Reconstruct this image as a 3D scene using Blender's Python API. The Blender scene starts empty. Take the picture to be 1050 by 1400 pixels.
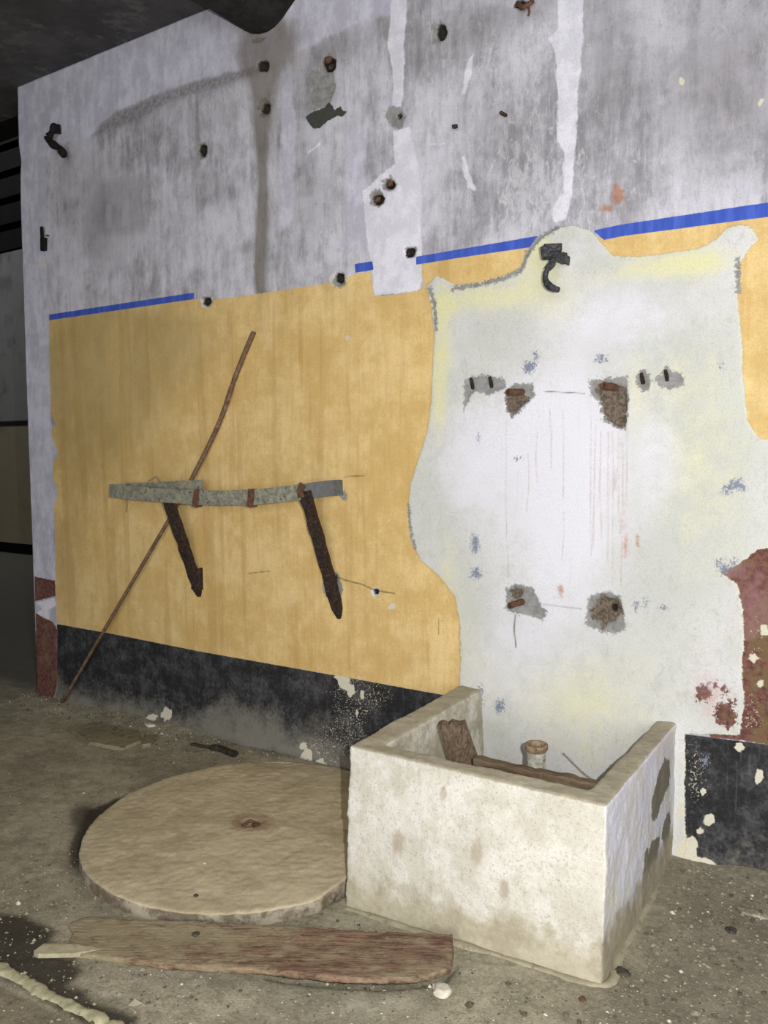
import bpy, bmesh, math, random
import numpy as np
from mathutils import Vector, Matrix, noise as mnoise
random.seed(7); rng = np.random.default_rng(7)
COL = bpy.context.scene.collection

# ------------------------------------------------------------------ camera geometry
CX, CY, H = 525.0, 700.0, 1.5
_v1 = np.array([-1207-CX, -(627-CY)]); _v2 = np.array([1251-CX, -(605-CY)])
F = math.sqrt(-(_v1 @ _v2))
_mx = np.array([*_v1, -F]); _mx /= np.linalg.norm(_mx)
_yc = np.array([*_v2, -F]); _yc /= np.linalg.norm(_yc)
R = np.array([-_mx, _yc, np.cross(-_mx, _yc)])
D = 2.967                                  # distance of the painted wall
def ray(x, y): return R @ np.array([x-CX, -(y-CY), -F])
def floor_pt(x, y, z=0.0):
    d = ray(x, y); t = (z-H)/d[2]; return np.array([0, 0, H]) + t*d
def at_y(x, y, Y):
    d = ray(x, y); t = Y/d[1]; return np.array([0, 0, H]) + t*d
def at_x(x, y, X):
    d = ray(x, y); t = X/d[0]; return np.array([0, 0, H]) + t*d
def wp(x, y, off=0.0): return at_y(x, y, D-off)

# ------------------------------------------------------------------ node helper
def srgb(r, g, b, k=1.0):
    def c(v):
        v /= 255.0
        return (v/12.92 if v <= 0.04045 else ((v+0.055)/1.055)**2.4)*k
    return (c(r), c(g), c(b), 1.0)

class NT:
    def __init__(s, name):
        s.m = bpy.data.materials.new(name); s.m.use_nodes = True
        s.t = s.m.node_tree; s.n = s.t.nodes; s.l = s.t.links
        s.b = s.n['Principled BSDF']; s.b.inputs['Specular IOR Level'].default_value = 0.2
        s.tc = s.n.new('ShaderNodeTexCoord')
        s.P = s.tc.outputs['Object']
    def set(s, sock, v):
        if isinstance(v, bpy.types.NodeSocket): s.l.new(v, sock)
        else: sock.default_value = v
    def math(s, op, a, b=0.0, c=0.0, clamp=False):
        n = s.n.new('ShaderNodeMath'); n.operation = op; n.use_clamp = clamp
        s.set(n.inputs[0], a); s.set(n.inputs[1], b)
        if op in ('MULTIPLY_ADD',): s.set(n.inputs[2], c)
        return n.outputs[0]
    def scale(s, v):
        n = s.n.new('ShaderNodeMapping'); s.l.new(s.P, n.inputs['Vector']); n.inputs['Scale'].default_value = v
        return n.outputs[0]
    def noise(s, sc, detail=4, rough=0.6, st=(1, 1, 1), dist=0.0):
        n = s.n.new('ShaderNodeTexNoise'); n.inputs['Scale'].default_value = sc
        n.inputs['Detail'].default_value = detail; n.inputs['Roughness'].default_value = rough
        n.inputs['Distortion'].default_value = dist
        s.l.new(s.scale(st), n.inputs['Vector']); return n.outputs['Fac']
    def voro(s, sc, st=(1, 1, 1), out='Distance', rnd=1.0):
        n = s.n.new('ShaderNodeTexVoronoi'); n.inputs['Scale'].default_value = sc
        n.inputs['Randomness'].default_value = rnd
        s.l.new(s.scale(st), n.inputs['Vector']); return n.outputs[out]
    def attr(s, name):
        n = s.n.new('ShaderNodeAttribute'); n.attribute_name = name; return n.outputs['Fac']
    def ramp(s, v, lo, hi, a=0.0, b=1.0):
        n = s.n.new('ShaderNodeMapRange'); n.interpolation_type = 'SMOOTHSTEP'; n.clamp = True
        s.set(n.inputs['Value'], v)
        n.inputs['From Min'].default_value = lo; n.inputs['From Max'].default_value = hi
        n.inputs['To Min'].default_value = a; n.inputs['To Max'].default_value = b
        return n.outputs[0]
    def mix(s, f, a, b):
        n = s.n.new('ShaderNodeMix'); n.data_type = 'RGBA'
        s.set(n.inputs[0], f); s.set(n.inputs[6], a); s.set(n.inputs[7], b); return n.outputs[2]
    def mul(s, a, b): return s.math('MULTIPLY', a, b)
    def add(s, a, b): return s.math('ADD', a, b)
    def edge(s, sdf, amp=0.01, nz=None, w=0.0015):
        """paint edge: signed distance roughened by a noise"""
        if nz is None: nz = s.noise(40, 5, 0.7)
        return s.ramp(s.add(sdf, s.mul(s.math('SUBTRACT', nz, 0.5), amp)), -w, w)
    def sep(s):
        n = s.n.new('ShaderNodeSeparateXYZ'); s.l.new(s.P, n.inputs[0]); return n.outputs
    def normal(s):
        n = s.n.new('ShaderNodeSeparateXYZ'); s.l.new(s.tc.outputs['Normal'], n.inputs[0]); return n.outputs
    def blob(s, c, r, nz, amp=0.6, w=0.12):
        """soft elliptical patch around the point c with radii r"""
        v = s.n.new('ShaderNodeVectorMath'); v.operation = 'SUBTRACT'; s.l.new(s.P, v.inputs[0]); v.inputs[1].default_value = tuple(c)
        u = s.n.new('ShaderNodeVectorMath'); u.operation = 'DIVIDE'; s.l.new(v.outputs[0], u.inputs[0]); u.inputs[1].default_value = tuple(r)
        l = s.n.new('ShaderNodeVectorMath'); l.operation = 'LENGTH'; s.l.new(u.outputs[0], l.inputs[0])
        d = s.math('SUBTRACT', 1.0, l.outputs['Value'])
        return s.ramp(s.add(d, s.mul(s.math('SUBTRACT', nz, 0.5), amp)), -w, w)
    def bump(s, h, strength=0.5, dist=0.004):
        n = s.n.new('ShaderNodeBump'); n.inputs['Strength'].default_value = strength
        n.inputs['Distance'].default_value = dist
        s.set(n.inputs['Height'], h); s.l.new(n.outputs[0], s.b.inputs['Normal'])
    def done(s, col, rough=0.9, metal=0.0):
        s.set(s.b.inputs['Base Color'], col); s.set(s.b.inputs['Roughness'], rough)
        s.b.inputs['Metallic'].default_value = metal
        return s.m

def rusty(name, a, b, sc=40, c=None, rough=0.8, bump=0.6, metal=0.0):
    s = NT(name)
    n = s.noise(sc, 6, 0.7)
    col = s.mix(s.ramp(n, 0.35, 0.62), a, b)
    if c is not None:
        col = s.mix(s.ramp(s.noise(sc*1.7, 5, 0.75), 0.54, 0.64), col, c)
    s.bump(s.noise(sc*4, 5, 0.7), bump, 0.003)
    return s.done(col, rough, metal)

# ------------------------------------------------------------------ mesh helpers
def link(name, me, mat=None, parent=None):
    o = bpy.data.objects.new(name, me); COL.objects.link(o)
    if mat is not None: me.materials.append(mat)
    if parent is not None: o.parent = parent; o.matrix_parent_inverse = parent.matrix_world.inverted()
    return o
def from_bm(name, bm, mat=None, parent=None, smooth=False):
    bmesh.ops.recalc_face_normals(bm, faces=bm.faces)
    me = bpy.data.meshes.new(name); bm.to_mesh(me); bm.free()
    if smooth: me.polygons.foreach_set('use_smooth', [True]*len(me.polygons))
    o = link(name, me, mat)
    if parent is not None:
        me.transform(Matrix.Translation(-Vector(parent.location))); o.parent = parent
    return o
def tag(o, label=None, cat=None, group=None, kind=None):
    if label: o['label'] = label
    if cat: o['category'] = cat
    if group: o['group'] = group
    if kind: o['kind'] = kind
    return o
def empty(name, loc, label, cat, group=None):
    o = bpy.data.objects.new(name, None); COL.objects.link(o); o.location = Vector(loc); o.empty_display_size = .05
    return tag(o, label, cat, group)
def recentre(o):
    """put the origin of a one-mesh thing at its base"""
    me = o.data; n = len(me.vertices); a = np.empty(n*3); me.vertices.foreach_get('co', a); a = a.reshape(-1, 3)
    c = Vector(((a[:, 0].min()+a[:, 0].max())/2, (a[:, 1].min()+a[:, 1].max())/2, a[:, 2].min()))
    me.transform(Matrix.Translation(-c)); o.location = c
    return o
def bm_tube(bm, pts, rad, seg=10, flat=1.0, up=None):
    """swept tube; rad is a number or list; flat squeezes the section"""
    pts = [Vector(p) for p in pts]; n = len(pts)
    rad = [rad]*n if not hasattr(rad, '__len__') else rad
    rings = []; u0 = Vector(up) if up is not None else None
    for i, p in enumerate(pts):
        t = (pts[min(i+1, n-1)]-pts[max(i-1, 0)]).normalized()
        ref = u0 if u0 is not None else (Vector((0, 0, 1)) if abs(t.z) < .9 else Vector((0, 1, 0)))
        a = t.cross(ref).normalized(); b = a.cross(t).normalized()
        rings.append([bm.verts.new(p + a*math.cos(k*2*math.pi/seg)*rad[i] + b*math.sin(k*2*math.pi/seg)*rad[i]*flat) for k in range(seg)])
    for i in range(n-1):
        for k in range(seg):
            bm.faces.new((rings[i][k], rings[i][(k+1) % seg], rings[i+1][(k+1) % seg], rings[i+1][k]))
    bm.faces.new(rings[0][::-1]); bm.faces.new(rings[-1])
def bm_bar(bm, pts, w, t, up=(0, 0, 1), jit=0.0):
    """flat bar: w along 'up', t across"""
    pts = [Vector(p) for p in pts]; n = len(pts); up = Vector(up); rings = []
    w = [w]*n if not hasattr(w, '__len__') else w
    for i, p in enumerate(pts):
        d = (pts[min(i+1, n-1)]-pts[max(i-1, 0)]).normalized()
        a = d.cross(up).normalized(); b = a.cross(d).normalized()
        j = lambda: random.uniform(-jit, jit)
        rings.append([bm.verts.new(p + a*(sx*t/2+j()) + b*(sy*w[i]/2+j())) for sx, sy in ((-1, -1), (1, -1), (1, 1), (-1, 1))])
    for i in range(n-1):
        for k in range(4):
            bm.faces.new((rings[i][k], rings[i][(k+1) % 4], rings[i+1][(k+1) % 4], rings[i+1][k]))
    bm.faces.new(rings[0][::-1]); bm.faces.new(rings[-1])
def bm_prism(bm, pts, ext):
    """polygon pts extruded by the vector ext"""
    e = Vector(ext); a = [bm.verts.new(Vector(p)) for p in pts]; b = [bm.verts.new(Vector(p)+e) for p in pts]
    n = len(pts)
    for i in range(n): bm.faces.new((a[i], a[(i+1) % n], b[(i+1) % n], b[i]))
    bm.faces.new(a[::-1]); bm.faces.new(b)
def bm_stone(bm, c, r, sq=(1, 1, .6), seed=0, sub=2):
    m = Matrix.Translation(Vector(c)) @ Matrix.Diagonal((*sq, 1))
    g = bmesh.ops.create_icosphere(bm, subdivisions=sub, radius=r, matrix=Matrix())
    for v in g['verts']:
        k = 1 + .45*mnoise.noise(v.co/r*1.1 + Vector((seed*7.3, seed*1.7, seed)))
        q = v.co*k
        q.z = max(min(q.z, r*.75), -r*.75)
        v.co = m @ q
def arc(pts, n=8):
    """Catmull-Rom through pts"""
    P = [Vector(p) for p in pts]; P = [P[0]*2-P[1]] + P + [P[-1]*2-P[-2]]; out = []
    for i in range(1, len(P)-2):
        for k in range(n):
            t = k/n
            out.append(.5*((2*P[i]) + (P[i+1]-P[i-1])*t + (2*P[i-1]-5*P[i]+4*P[i+1]-P[i+2])*t*t + (3*P[i]-P[i-1]-3*P[i+1]+P[i+2])*t**3))
    out.append(P[-2]); return out
def bevel(o, w, seg=2):
    m = o.modifiers.new('bevel', 'BEVEL'); m.width = w; m.segments = seg; m.limit_method = 'ANGLE'; return o
def rough(o, voxel, s1, sc1, s2=0, sc2=.02):
    """worn masonry: remesh and displace by procedural clouds"""
    m = o.modifiers.new('remesh', 'REMESH'); m.mode = 'VOXEL'; m.voxel_size = voxel; m.use_smooth_shade = True
    k = o.modifiers.new('soft', 'SMOOTH'); k.factor = .5; k.iterations = 3
    for s, c in ((s1, sc1), (s2, sc2)):
        if s:
            t = bpy.data.textures.new(o.name+'_relief', 'CLOUDS'); t.noise_scale = c; t.noise_depth = 3
            d = o.modifiers.new('relief', 'DISPLACE'); d.texture = t; d.strength = s; d.mid_level = .5; d.texture_coords = 'LOCAL'
    return o

# signed distance to polygons on a plane (positive inside)
def sdf_poly(U, V, poly):
    poly = np.asarray(poly, float); n = len(poly)
    d = np.full(U.shape, 1e9); inside = np.zeros(U.shape, bool)
    for i in range(n):
        a = poly[i]; b = poly[(i+1) % n]; e = b-a; L = e@e+1e-12
        wx = U-a[0]; wy = V-a[1]
        t = np.clip((wx*e[0]+wy*e[1])/L, 0, 1)
        d = np.minimum(d, (wx-t*e[0])**2+(wy-t*e[1])**2)
        c = ((a[1] > V) != (b[1] > V))
        with np.errstate(divide='ignore', invalid='ignore'):
            xi = a[0]+(V-a[1])*e[0]/(e[1] if abs(e[1]) > 1e-12 else 1e-12)
        inside ^= c & (U < xi)
    return np.where(inside, 1, -1)*np.sqrt(d)
def sdf_line(U, V, pts, w):
    pts = np.asarray(pts, float); d = np.full(U.shape, 1e9)
    for i in range(len(pts)-1):
        a = pts[i]; b = pts[i+1]; e = b-a; L = e@e+1e-12
        wx = U-a[0]; wy = V-a[1]; t = np.clip((wx*e[0]+wy*e[1])/L, 0, 1)
        d = np.minimum(d, (wx-t*e[0])**2+(wy-t*e[1])**2)
    return w-np.sqrt(d)
FAR = -0.3
def union(*a):
    r = a[0]
    for x in a[1:]: r = np.maximum(r, x)
    return r
def grid_mesh(name, V, nu, nv, attrs, mat, extra=None):
    """V (nv,nu,3) grid with float point attributes"""
    idx = np.arange(nu*nv).reshape(nv, nu)
    q = np.stack([idx[:-1, :-1], idx[:-1, 1:], idx[1:, 1:], idx[1:, :-1]], -1).reshape(-1, 4)
    co = V.reshape(-1, 3)
    if extra is not None:                       # side faces: list of (verts, quads)
        ev, eq = extra; q = np.vstack([q, eq]); co = np.vstack([co, ev])
    me = bpy.data.meshes.new(name); me.vertices.add(len(co)); me.vertices.foreach_set('co', co.ravel().astype(np.float32))
    me.loops.add(q.size); me.loops.foreach_set('vertex_index', q.ravel().astype(np.int32))
    me.polygons.add(len(q)); me.polygons.foreach_set('loop_start', (np.arange(len(q))*4).astype(np.int32))
    me.polygons.foreach_set('use_smooth', np.ones(len(q), bool))
    me.update(calc_edges=True); me.validate()
    for k, a in attrs.items():
        at = me.attributes.new(k, 'FLOAT', 'POINT'); b = np.full(len(co), FAR, np.float32); b[:a.size] = a.ravel(); at.data.foreach_set('value', b)
    return link(name, me, mat)
def vnoise(U, V, sc, seed=0):
    """cheap smooth value noise in numpy"""
    r = np.random.default_rng(seed); T = r.random((256, 256))
    x = U*sc; y = V*sc; xi = np.floor(x).astype(int); yi = np.floor(y).astype(int); fx = x-xi; fy = y-yi
    fx = fx*fx*(3-2*fx); fy = fy*fy*(3-2*fy)
    g = lambda a, b: T[a % 256, b % 256]
    return (g(xi, yi)*(1-fx)+g(xi+1, yi)*fx)*(1-fy)+(g(xi, yi+1)*(1-fx)+g(xi+1, yi+1)*fx)*fy-.5

# ================================================================== THE PAINTED WALL
CEIL = 3.585
edge_px = [(24, 120), (25, 170), (26, 200), (29, 222), (28, 240), (29, 300), (32, 400), (35, 500), (40, 640), (46, 800), (49, 880), (52, 956)]
ez = [wp(*p) for p in edge_px]; ezz = np.array([p[2] for p in ez])[::-1]; exx = np.array([p[0] for p in ez])[::-1]
XR = 0.75; STEP = 0.007
nz_ = int((CEIL+.05)/STEP); nx_ = int((XR+4.45)/STEP)
zs = np.linspace(-0.05, CEIL, nz_); left = np.interp(zs, ezz, exx)
us = np.linspace(0, 1, nx_)
WX = left[:, None]*(1-us[None, :]) + XR*us[None, :]; WZ = np.repeat(zs[:, None], nx_, 1)
def wpoly(px): return [(lambda q: (q[0], q[2]))(wp(*p)) for p in px]
def S(px): return np.maximum(sdf_poly(WX, WZ, wpoly(px)), FAR)
def L(px, w): return np.maximum(sdf_line(WX, WZ, wpoly(px), w), FAR)
def E(x, y, rx, ry=None, rot=0, n=14, j=.25):
    """ragged ellipse in pixels"""
    ry = ry or rx; r = random.Random(int(x*31+y)); c, s = math.cos(rot), math.sin(rot); o = []
    for k in range(n):
        a = 2*math.pi*k/n; q = 1+r.uniform(-j, j); u, v = rx*q*math.cos(a), ry*q*math.sin(a)
        o.append((x+u*c-v*s, y+u*s+v*c))
    return S(o)
def G(x, y, sx, sy, a=1.0):
    """soft gaussian in pixels"""
    c = wp(x, y); ex = np.linalg.norm(wp(x+sx, y)-c); ey = np.linalg.norm(wp(x, y+sy)-c)
    return a*np.exp(-.5*((WX-c[0])/ex)**2-.5*((WZ-c[2])/ey)**2)

A = {}
A['yellow'] = union(S([(67, 438), (265, 408), (275, 411), (290, 410), (358, 401), (464, 385), (486, 374), (508, 371), (512, 405), (530, 404), (573, 397), (581, 387), (568, 362), (640, 350),
    (735, 337), (850, 321), (1000, 303), (1160, 280), (1160, 770), (1040, 770), (700, 960), (605, 950), (450, 922), (270, 890), (150, 866), (78, 853), (76, 800), (74, 700), (73, 690), (80, 672), (72, 655), (73, 632), (80, 620),
    (71, 600), (70, 590), (76, 580), (69, 565), (68, 500)]))
A['white'] = union(S([(583, 392), (597, 377), (625, 390), (660, 386), (690, 377), (712, 368), (722, 345), (738, 325), (760, 312), (785, 308), (808, 316), (825, 335), (838, 350), (870, 351), (910, 347), (955, 340),
    (978, 328), (993, 312), (1012, 308), (1030, 312), (1036, 328), (1022, 345), (1010, 362), (1009, 400), (1013, 450), (1017, 520), (1022, 575), (1032, 592), (1043, 600), (1200, 590), (1200, 720), (1035, 752), (1010, 772), (985, 782), (1008, 798), (1015, 830), (1018, 880),
    (1014, 905), (1018, 960), (1012, 1005), (938, 1003), (936, 1070), (938, 1172), (922, 1180), (620, 1160), (600, 1100), (628, 940), (630, 900), (628, 850), (622, 815), (600, 788), (575, 765), (562, 740), (558, 700), (562, 660), (572, 630), (585, 590),
    (590, 550), (592, 500), (594, 460), (590, 420)]))
A['blue'] = union(S([(67, 430), (265, 400), (265, 409), (67, 438)]), S([(485, 361), (509, 357), (511, 369), (486, 373)]),
    S([(569, 351), (650, 337), (737, 322), (724, 338), (650, 349), (569, 362)]), S([(810, 315), (850, 307), (1000, 284), (1180, 258), (1180, 280), (1000, 303), (850, 323), (826, 328)]))
A['black'] = S([(78, 853), (150, 866), (270, 890), (450, 922), (605, 950), (700, 962), (932, 1003), (1050, 1018), (1300, 1050), (1300, 1400), (700, 1250), (78, 1010)])
A['maroon'] = union(S([(970, 790), (985, 772), (1010, 760), (1040, 740), (1060, 730), (1300, 700), (1300, 1053), (1060, 1020), (1013, 1012), (970, 1008)]),
    S([(47, 788), (75, 794), (76, 815), (48, 822)]), S([(49, 838), (60, 845), (72, 850), (79, 862), (77, 975), (50, 975)]))
A['pale'] = union(S([(15, 90), (15, 400), (30, 800), (46, 795), (75, 795), (66, 440), (64, 380), (66, 300), (62, 215), (90, 195), (125, 188), (150, 158), (200, 133), (260, 112), (345, 92), (352, 60), (300, -40)]),
    S([(340, 92), (400, 78), (440, 55), (500, 28), (560, 10), (540, -60), (360, -60)]), S([(385, 100), (400, 95), (405, 180), (400, 300), (380, 320), (384, 200)]), S([(470, 180), (500, 170), (500, 330), (470, 340)]),
    S([(48, 822), (76, 815), (80, 828), (66, 832), (72, 850), (60, 845), (49, 840), (58, 832)]))
A['strip'] = union(S([(536, -20), (558, -20), (556, 20), (553, 60), (552, 120), (549, 145), (536, 150), (538, 100), (530, 60), (534, 20)]), S([(537, 178), (560, 172), (570, 215), (575, 260), (577, 385), (575, 397), (512, 405), (509, 372), (502, 330), (496, 262), (520, 240), (540, 225)]),
    S([(764, -20), (798, -20), (796, 60), (794, 90), (790, 130), (788, 180), (784, 235), (782, 265), (774, 300), (755, 304), (756, 285), (770, 262), (771, 210), (762, 190), (762, 120), (759, 70), (750, 52), (762, 40)]),
    S([(641, 80), (647, 74), (645, 100), (636, 128), (630, 130), (634, 108)]), S([(632, 215), (636, 214), (642, 240), (652, 262), (640, 256), (634, 240)]), L([(580, 198), (610, 196)], .002), L([(422, 208), (438, 196)], .004), L([(683, 205), (670, 235)], .002),
    S([(48, 824), (74, 818), (76, 828), (66, 834), (68, 848), (60, 843), (50, 838), (58, 832)]))
A['arch'] = union(S([(122, 190), (140, 168), (165, 152), (200, 139), (260, 115), (345, 94), (352, 100), (300, 118), (240, 136), (200, 156), (165, 172)]))
A['frame'] = union(S([(136, 248), (198, 240), (201, 318), (137, 322)]))
A['slough'] = np.clip(sum(G(x, y, a, b, c) for x, y, a, b, c in [(715, 180, 35, 90, .8), (730, 270, 35, 30, 1), (690, 60, 50, 40, .5), (600, 100, 30, 60, .4), (800, 250, 30, 50, .5), (480, 130, 25, 40, .4), (320, 130, 60, 20, .8), (430, 300, 40, 60, .4), (950, 230, 50, 60, .4)]), 0, 1)
A['blot'] = union(E(962, 947, 11, 11), E(992, 978, 14, 17), E(990, 945, 4, 6), E(978, 935, 4, 4), E(1002, 960, 5, 4))
A['chipw'] = union(E(473, 938, 15, 6, .7), E(468, 928, 12, 4, .2), E(480, 945, 5, 8), E(228, 976, 7, 9), E(420, 1040, 9, 14), E(415, 1020, 5, 5), E(440, 1045, 10, 8), E(209, 980, 8, 4), E(495, 950, 3, 6), E(488, 975, 2, 5), E(1011, 1022, 7, 7), E(970, 1120, 9, 8), E(957, 1136, 5, 5), E(961, 1082, 4, 5), E(1037, 1062, 5, 10),
    E(940, 1160, 14, 16, .6), E(965, 1178, 22, 6, .3), E(1000, 1195, 30, 5, .3), E(1040, 1062, 4, 8), E(536, 829, 5, 5), E(475, 462, 3, 4), E(930, 1108, 4, 14), E(1045, 862, 6, 8), E(1030, 900, 7, 6), E(1040, 935, 5, 5),
    E(932, 111, 4, 6), E(1040, 140, 3, 6, .6), E(868, 220, 3, 2))
A['cement'] = union(S([(636, 518), (660, 512), (690, 518), (694, 530), (668, 540), (650, 535), (642, 545), (634, 562)]), S([(690, 532), (705, 525), (728, 525), (732, 540), (722, 552), (708, 565), (700, 572), (692, 560)]),
    S([(805, 520), (830, 516), (857, 515), (860, 540), (858, 560), (856, 588), (842, 585), (825, 575), (820, 550), (808, 540)]), S([(872, 512), (878, 503), (888, 512), (889, 530), (878, 537), (871, 525)]), S([(896, 517), (905, 512), (912, 498), (920, 508), (932, 510), (935, 525), (918, 533), (900, 528)]),
    S([(693, 805), (706, 797), (718, 801), (730, 805), (740, 828), (748, 835), (742, 848), (720, 840), (698, 838), (692, 830)]), S([(805, 815), (830, 808), (848, 815), (852, 835), (856, 860), (838, 867), (818, 862), (800, 852), (803, 835)]),
    E(541, 160, 14, 15), E(362, 148, 9, 12), E(276, 206, 8, 11), E(600, 44, 10, 17), E(464, 383, 9, 10), E(283, 412, 7, 7), E(516, 272, 10, 11), E(532, 252, 10, 11), E(561, 345, 9, 9), E(447, 88, 10, 14, .2), E(352, 55, 10, 4), S([(425, 98), (455, 96), (460, 120), (450, 145), (422, 152)]),
    L([(620, 395), (660, 388), (690, 380), (712, 370), (722, 345), (738, 325), (762, 311)], .008), L([(588, 395), (594, 415), (596, 450)], .008), L([(559, 690), (561, 720), (568, 750)], .006),
    L([(1009, 355), (1009, 400)], .006), E(455, 800, 12, 18), E(470, 678, 5, 7))
A['deep'] = union(S([(812, 528), (835, 524), (856, 530), (858, 560), (855, 586), (842, 583), (828, 574), (822, 550)]), S([(692, 540), (712, 540), (726, 545), (712, 555), (702, 568), (694, 560)]), E(830, 836, 20, 20), E(706, 812, 8, 9),
    FAR+0*WX)
A['scar'] = S([(417, 160), (430, 152), (445, 147), (447, 140), (452, 141), (458, 150), (466, 145), (469, 152), (476, 152), (468, 160), (462, 158), (448, 166), (438, 175), (428, 176), (422, 168)])
A['slate'] = union(E(650, 742, 7, 14), E(651, 784, 7, 9), E(733, 487, 4, 8), E(724, 502, 9, 9), E(823, 490, 8, 6), E(998, 667, 14, 7, -.4), E(1008, 662, 12, 8, .4), E(985, 772, 6, 8), E(990, 778, 8, 8), E(1004, 770, 5, 6), E(870, 828, 3, 9), E(883, 823, 3, 6), E(909, 831, 6, 4), E(655, 600, 2, 5), E(709, 626, 4, 3), E(986, 500, 3, 4), E(965, 1040, 3, 8), E(683, 965, 7, 10), E(655, 955, 6, 18))
A['rust'] = union(E(767, 808, 4, 9), E(872, 740, 3, 10), E(855, 745, 2, 14), E(846, 265, 10, 14), E(830, 285, 10, 6))
holes = [(603, 43, 8, 11), (362, 148, 6, 7), (360, 90, 9, 8), (276, 204, 7, 9), (450, 88, 9, 11), (532, 252, 7, 7), (517, 272, 8, 8), (560, 345, 7, 7), (464, 380, 6, 8), (282, 412, 6, 6), (513, 809, 4, 4), (545, 158, 3, 4), (712, 5, 10, 7), (838, 832, 5, 5)]
A['hole'] = union(*[E(x, y, a, b, 0, 12, .18) for x, y, a, b in holes])
A['rim'] = union(E(513, 809, 7, 7, 0, 12, .1), E(282, 412, 9, 9), E(462, 382, 11, 9), E(58, 362, 6, 5))
# soft fields 0..1
stain = sum(G(360+random.uniform(-6, 6), y, 14, 26, .5) for y in range(70, 190, 26)) + sum(G(360+random.uniform(-7, 7), y, 7, 30, .30+random.uniform(-.12, .1)) for y in range(180, 430, 20)) + sum(G(372, y, 16, 60, .16) for y in range(400, 900, 60)) \
    + G(365, 70, 34, 26, 1.0) + G(384, 60, 18, 40, .5) + G(350, 50, 20, 18, .6) + sum(G(357+2.5*math.sin(y*.03), y, 3, 14, .55) for y in range(130, 460, 15)) + sum(G(382, y, 3, 40, .22) for y in range(400, 800, 50))
A['stain'] = np.clip(stain, 0, 1.2)
A['tint'] = np.clip(sum(G(x, y, a, b, c) for x, y, a, b, c in [(640, 410, 45, 14, .7), (740, 345, 20, 25, .8), (605, 470, 12, 60, .8), (600, 560, 8, 40, .6), (770, 430, 28, 24, .5), (720, 400, 50, 25, .5), (900, 365, 60, 14, .8),
    (960, 360, 30, 20, .5), (930, 560, 90, 90, .38), (960, 700, 50, 90, .3), (640, 860, 30, 60, .35), (740, 930, 60, 40, .4), (850, 930, 60, 50, .25), (870, 560, 10, 60, .3), (612, 780, 12, 40, .5), (800, 1000, 90, 60, .35)]), 0, 1)
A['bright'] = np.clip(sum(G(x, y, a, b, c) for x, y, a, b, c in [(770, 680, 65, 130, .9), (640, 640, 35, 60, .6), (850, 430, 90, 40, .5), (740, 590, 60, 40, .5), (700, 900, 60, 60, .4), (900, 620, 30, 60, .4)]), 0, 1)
A['dusty'] = np.clip(1-(WZ-.0)/.24 + .45*vnoise(WX, WZ, 7, 3) + .3*vnoise(WX, WZ, 25, 4) - np.clip((WX+.9)/.3, 0, 1)*.35 + G(380, 970, 70, 50, .35) + G(300, 930, 20, 40, .2) - G(190, 905, 70, 30, .35) - G(560, 930, 40, 20, .3), 0, 1)
A['chips'] = np.clip(sum(G(x, y, a, b, c) for x, y, a, b, c in [(500, 945, 45, 22, 1), (480, 990, 30, 40, .8), (400, 1020, 60, 20, .5), (450, 1020, 40, 30, .6), (950, 1060, 25, 60, 1), (1035, 870, 18, 80, .9), (1030, 990, 25, 25, .6), (230, 870, 20, 14, .3), (560, 905, 50, 20, .35), (980, 950, 35, 40, .5)]), 0, 1)
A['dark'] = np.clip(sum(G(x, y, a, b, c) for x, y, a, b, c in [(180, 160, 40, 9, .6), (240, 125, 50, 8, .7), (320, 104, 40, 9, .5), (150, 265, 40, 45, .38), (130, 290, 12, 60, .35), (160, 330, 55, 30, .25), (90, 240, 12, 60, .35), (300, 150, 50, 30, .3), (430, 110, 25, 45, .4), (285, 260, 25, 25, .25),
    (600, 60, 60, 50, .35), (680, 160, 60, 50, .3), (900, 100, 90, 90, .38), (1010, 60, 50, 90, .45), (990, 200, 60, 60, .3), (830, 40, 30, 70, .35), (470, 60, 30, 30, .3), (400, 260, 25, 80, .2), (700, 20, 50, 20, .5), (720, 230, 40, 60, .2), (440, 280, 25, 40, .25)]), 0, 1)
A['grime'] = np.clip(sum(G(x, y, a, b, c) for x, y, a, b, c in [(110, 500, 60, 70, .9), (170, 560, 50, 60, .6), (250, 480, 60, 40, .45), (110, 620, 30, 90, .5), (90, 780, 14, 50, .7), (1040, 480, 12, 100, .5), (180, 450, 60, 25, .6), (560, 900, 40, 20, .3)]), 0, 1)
A['bars'] = union(S([(145, 280), (153, 279), (153, 312), (145, 313)]), S([(167, 274), (177, 273), (177, 309), (168, 310)]))
A['greyw'] = np.clip(sum(G(x, y, a, b, c) for x, y, a, b, c in [(930, 560, 90, 90, .7), (960, 690, 60, 90, .8), (880, 470, 60, 50, .6), (660, 450, 50, 40, .5), (620, 700, 40, 60, .5), (900, 780, 70, 60, .6), (640, 860, 40, 80, .5), (780, 900, 120, 60, .35), (740, 470, 60, 40, .4), (850, 400, 80, 30, .4)]), 0, 1)
A['pink'] = np.clip(sum(G(x, y, a, b, c) for x, y, a, b, c in [(960, 900, 30, 50, .35), (980, 960, 26, 26, .55), (1004, 830, 10, 40, .4), (850, 640, 8, 70, .3), (900, 840, 30, 50, .25), (855, 740, 6, 40, .5), (60, 900, 16, 60, .4), (930, 600, 20, 30, .2)]), 0, 1)
drips = [[(x, y0), (x+random.uniform(-3, 3), (y0+y1)/2), (x+random.uniform(-3, 3), y1)] for x, y0, y1 in [(808, 560, 760), (815, 580, 748), (822, 590, 740), (832, 590, 770), (838, 590, 800), (846, 590, 730), (851, 600, 800), (770, 560, 680), (752, 560, 640), (693, 575, 800), (735, 590, 660), (722, 620, 700), (771, 700, 765), (856, 560, 690), (840, 640, 670)]]
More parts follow.
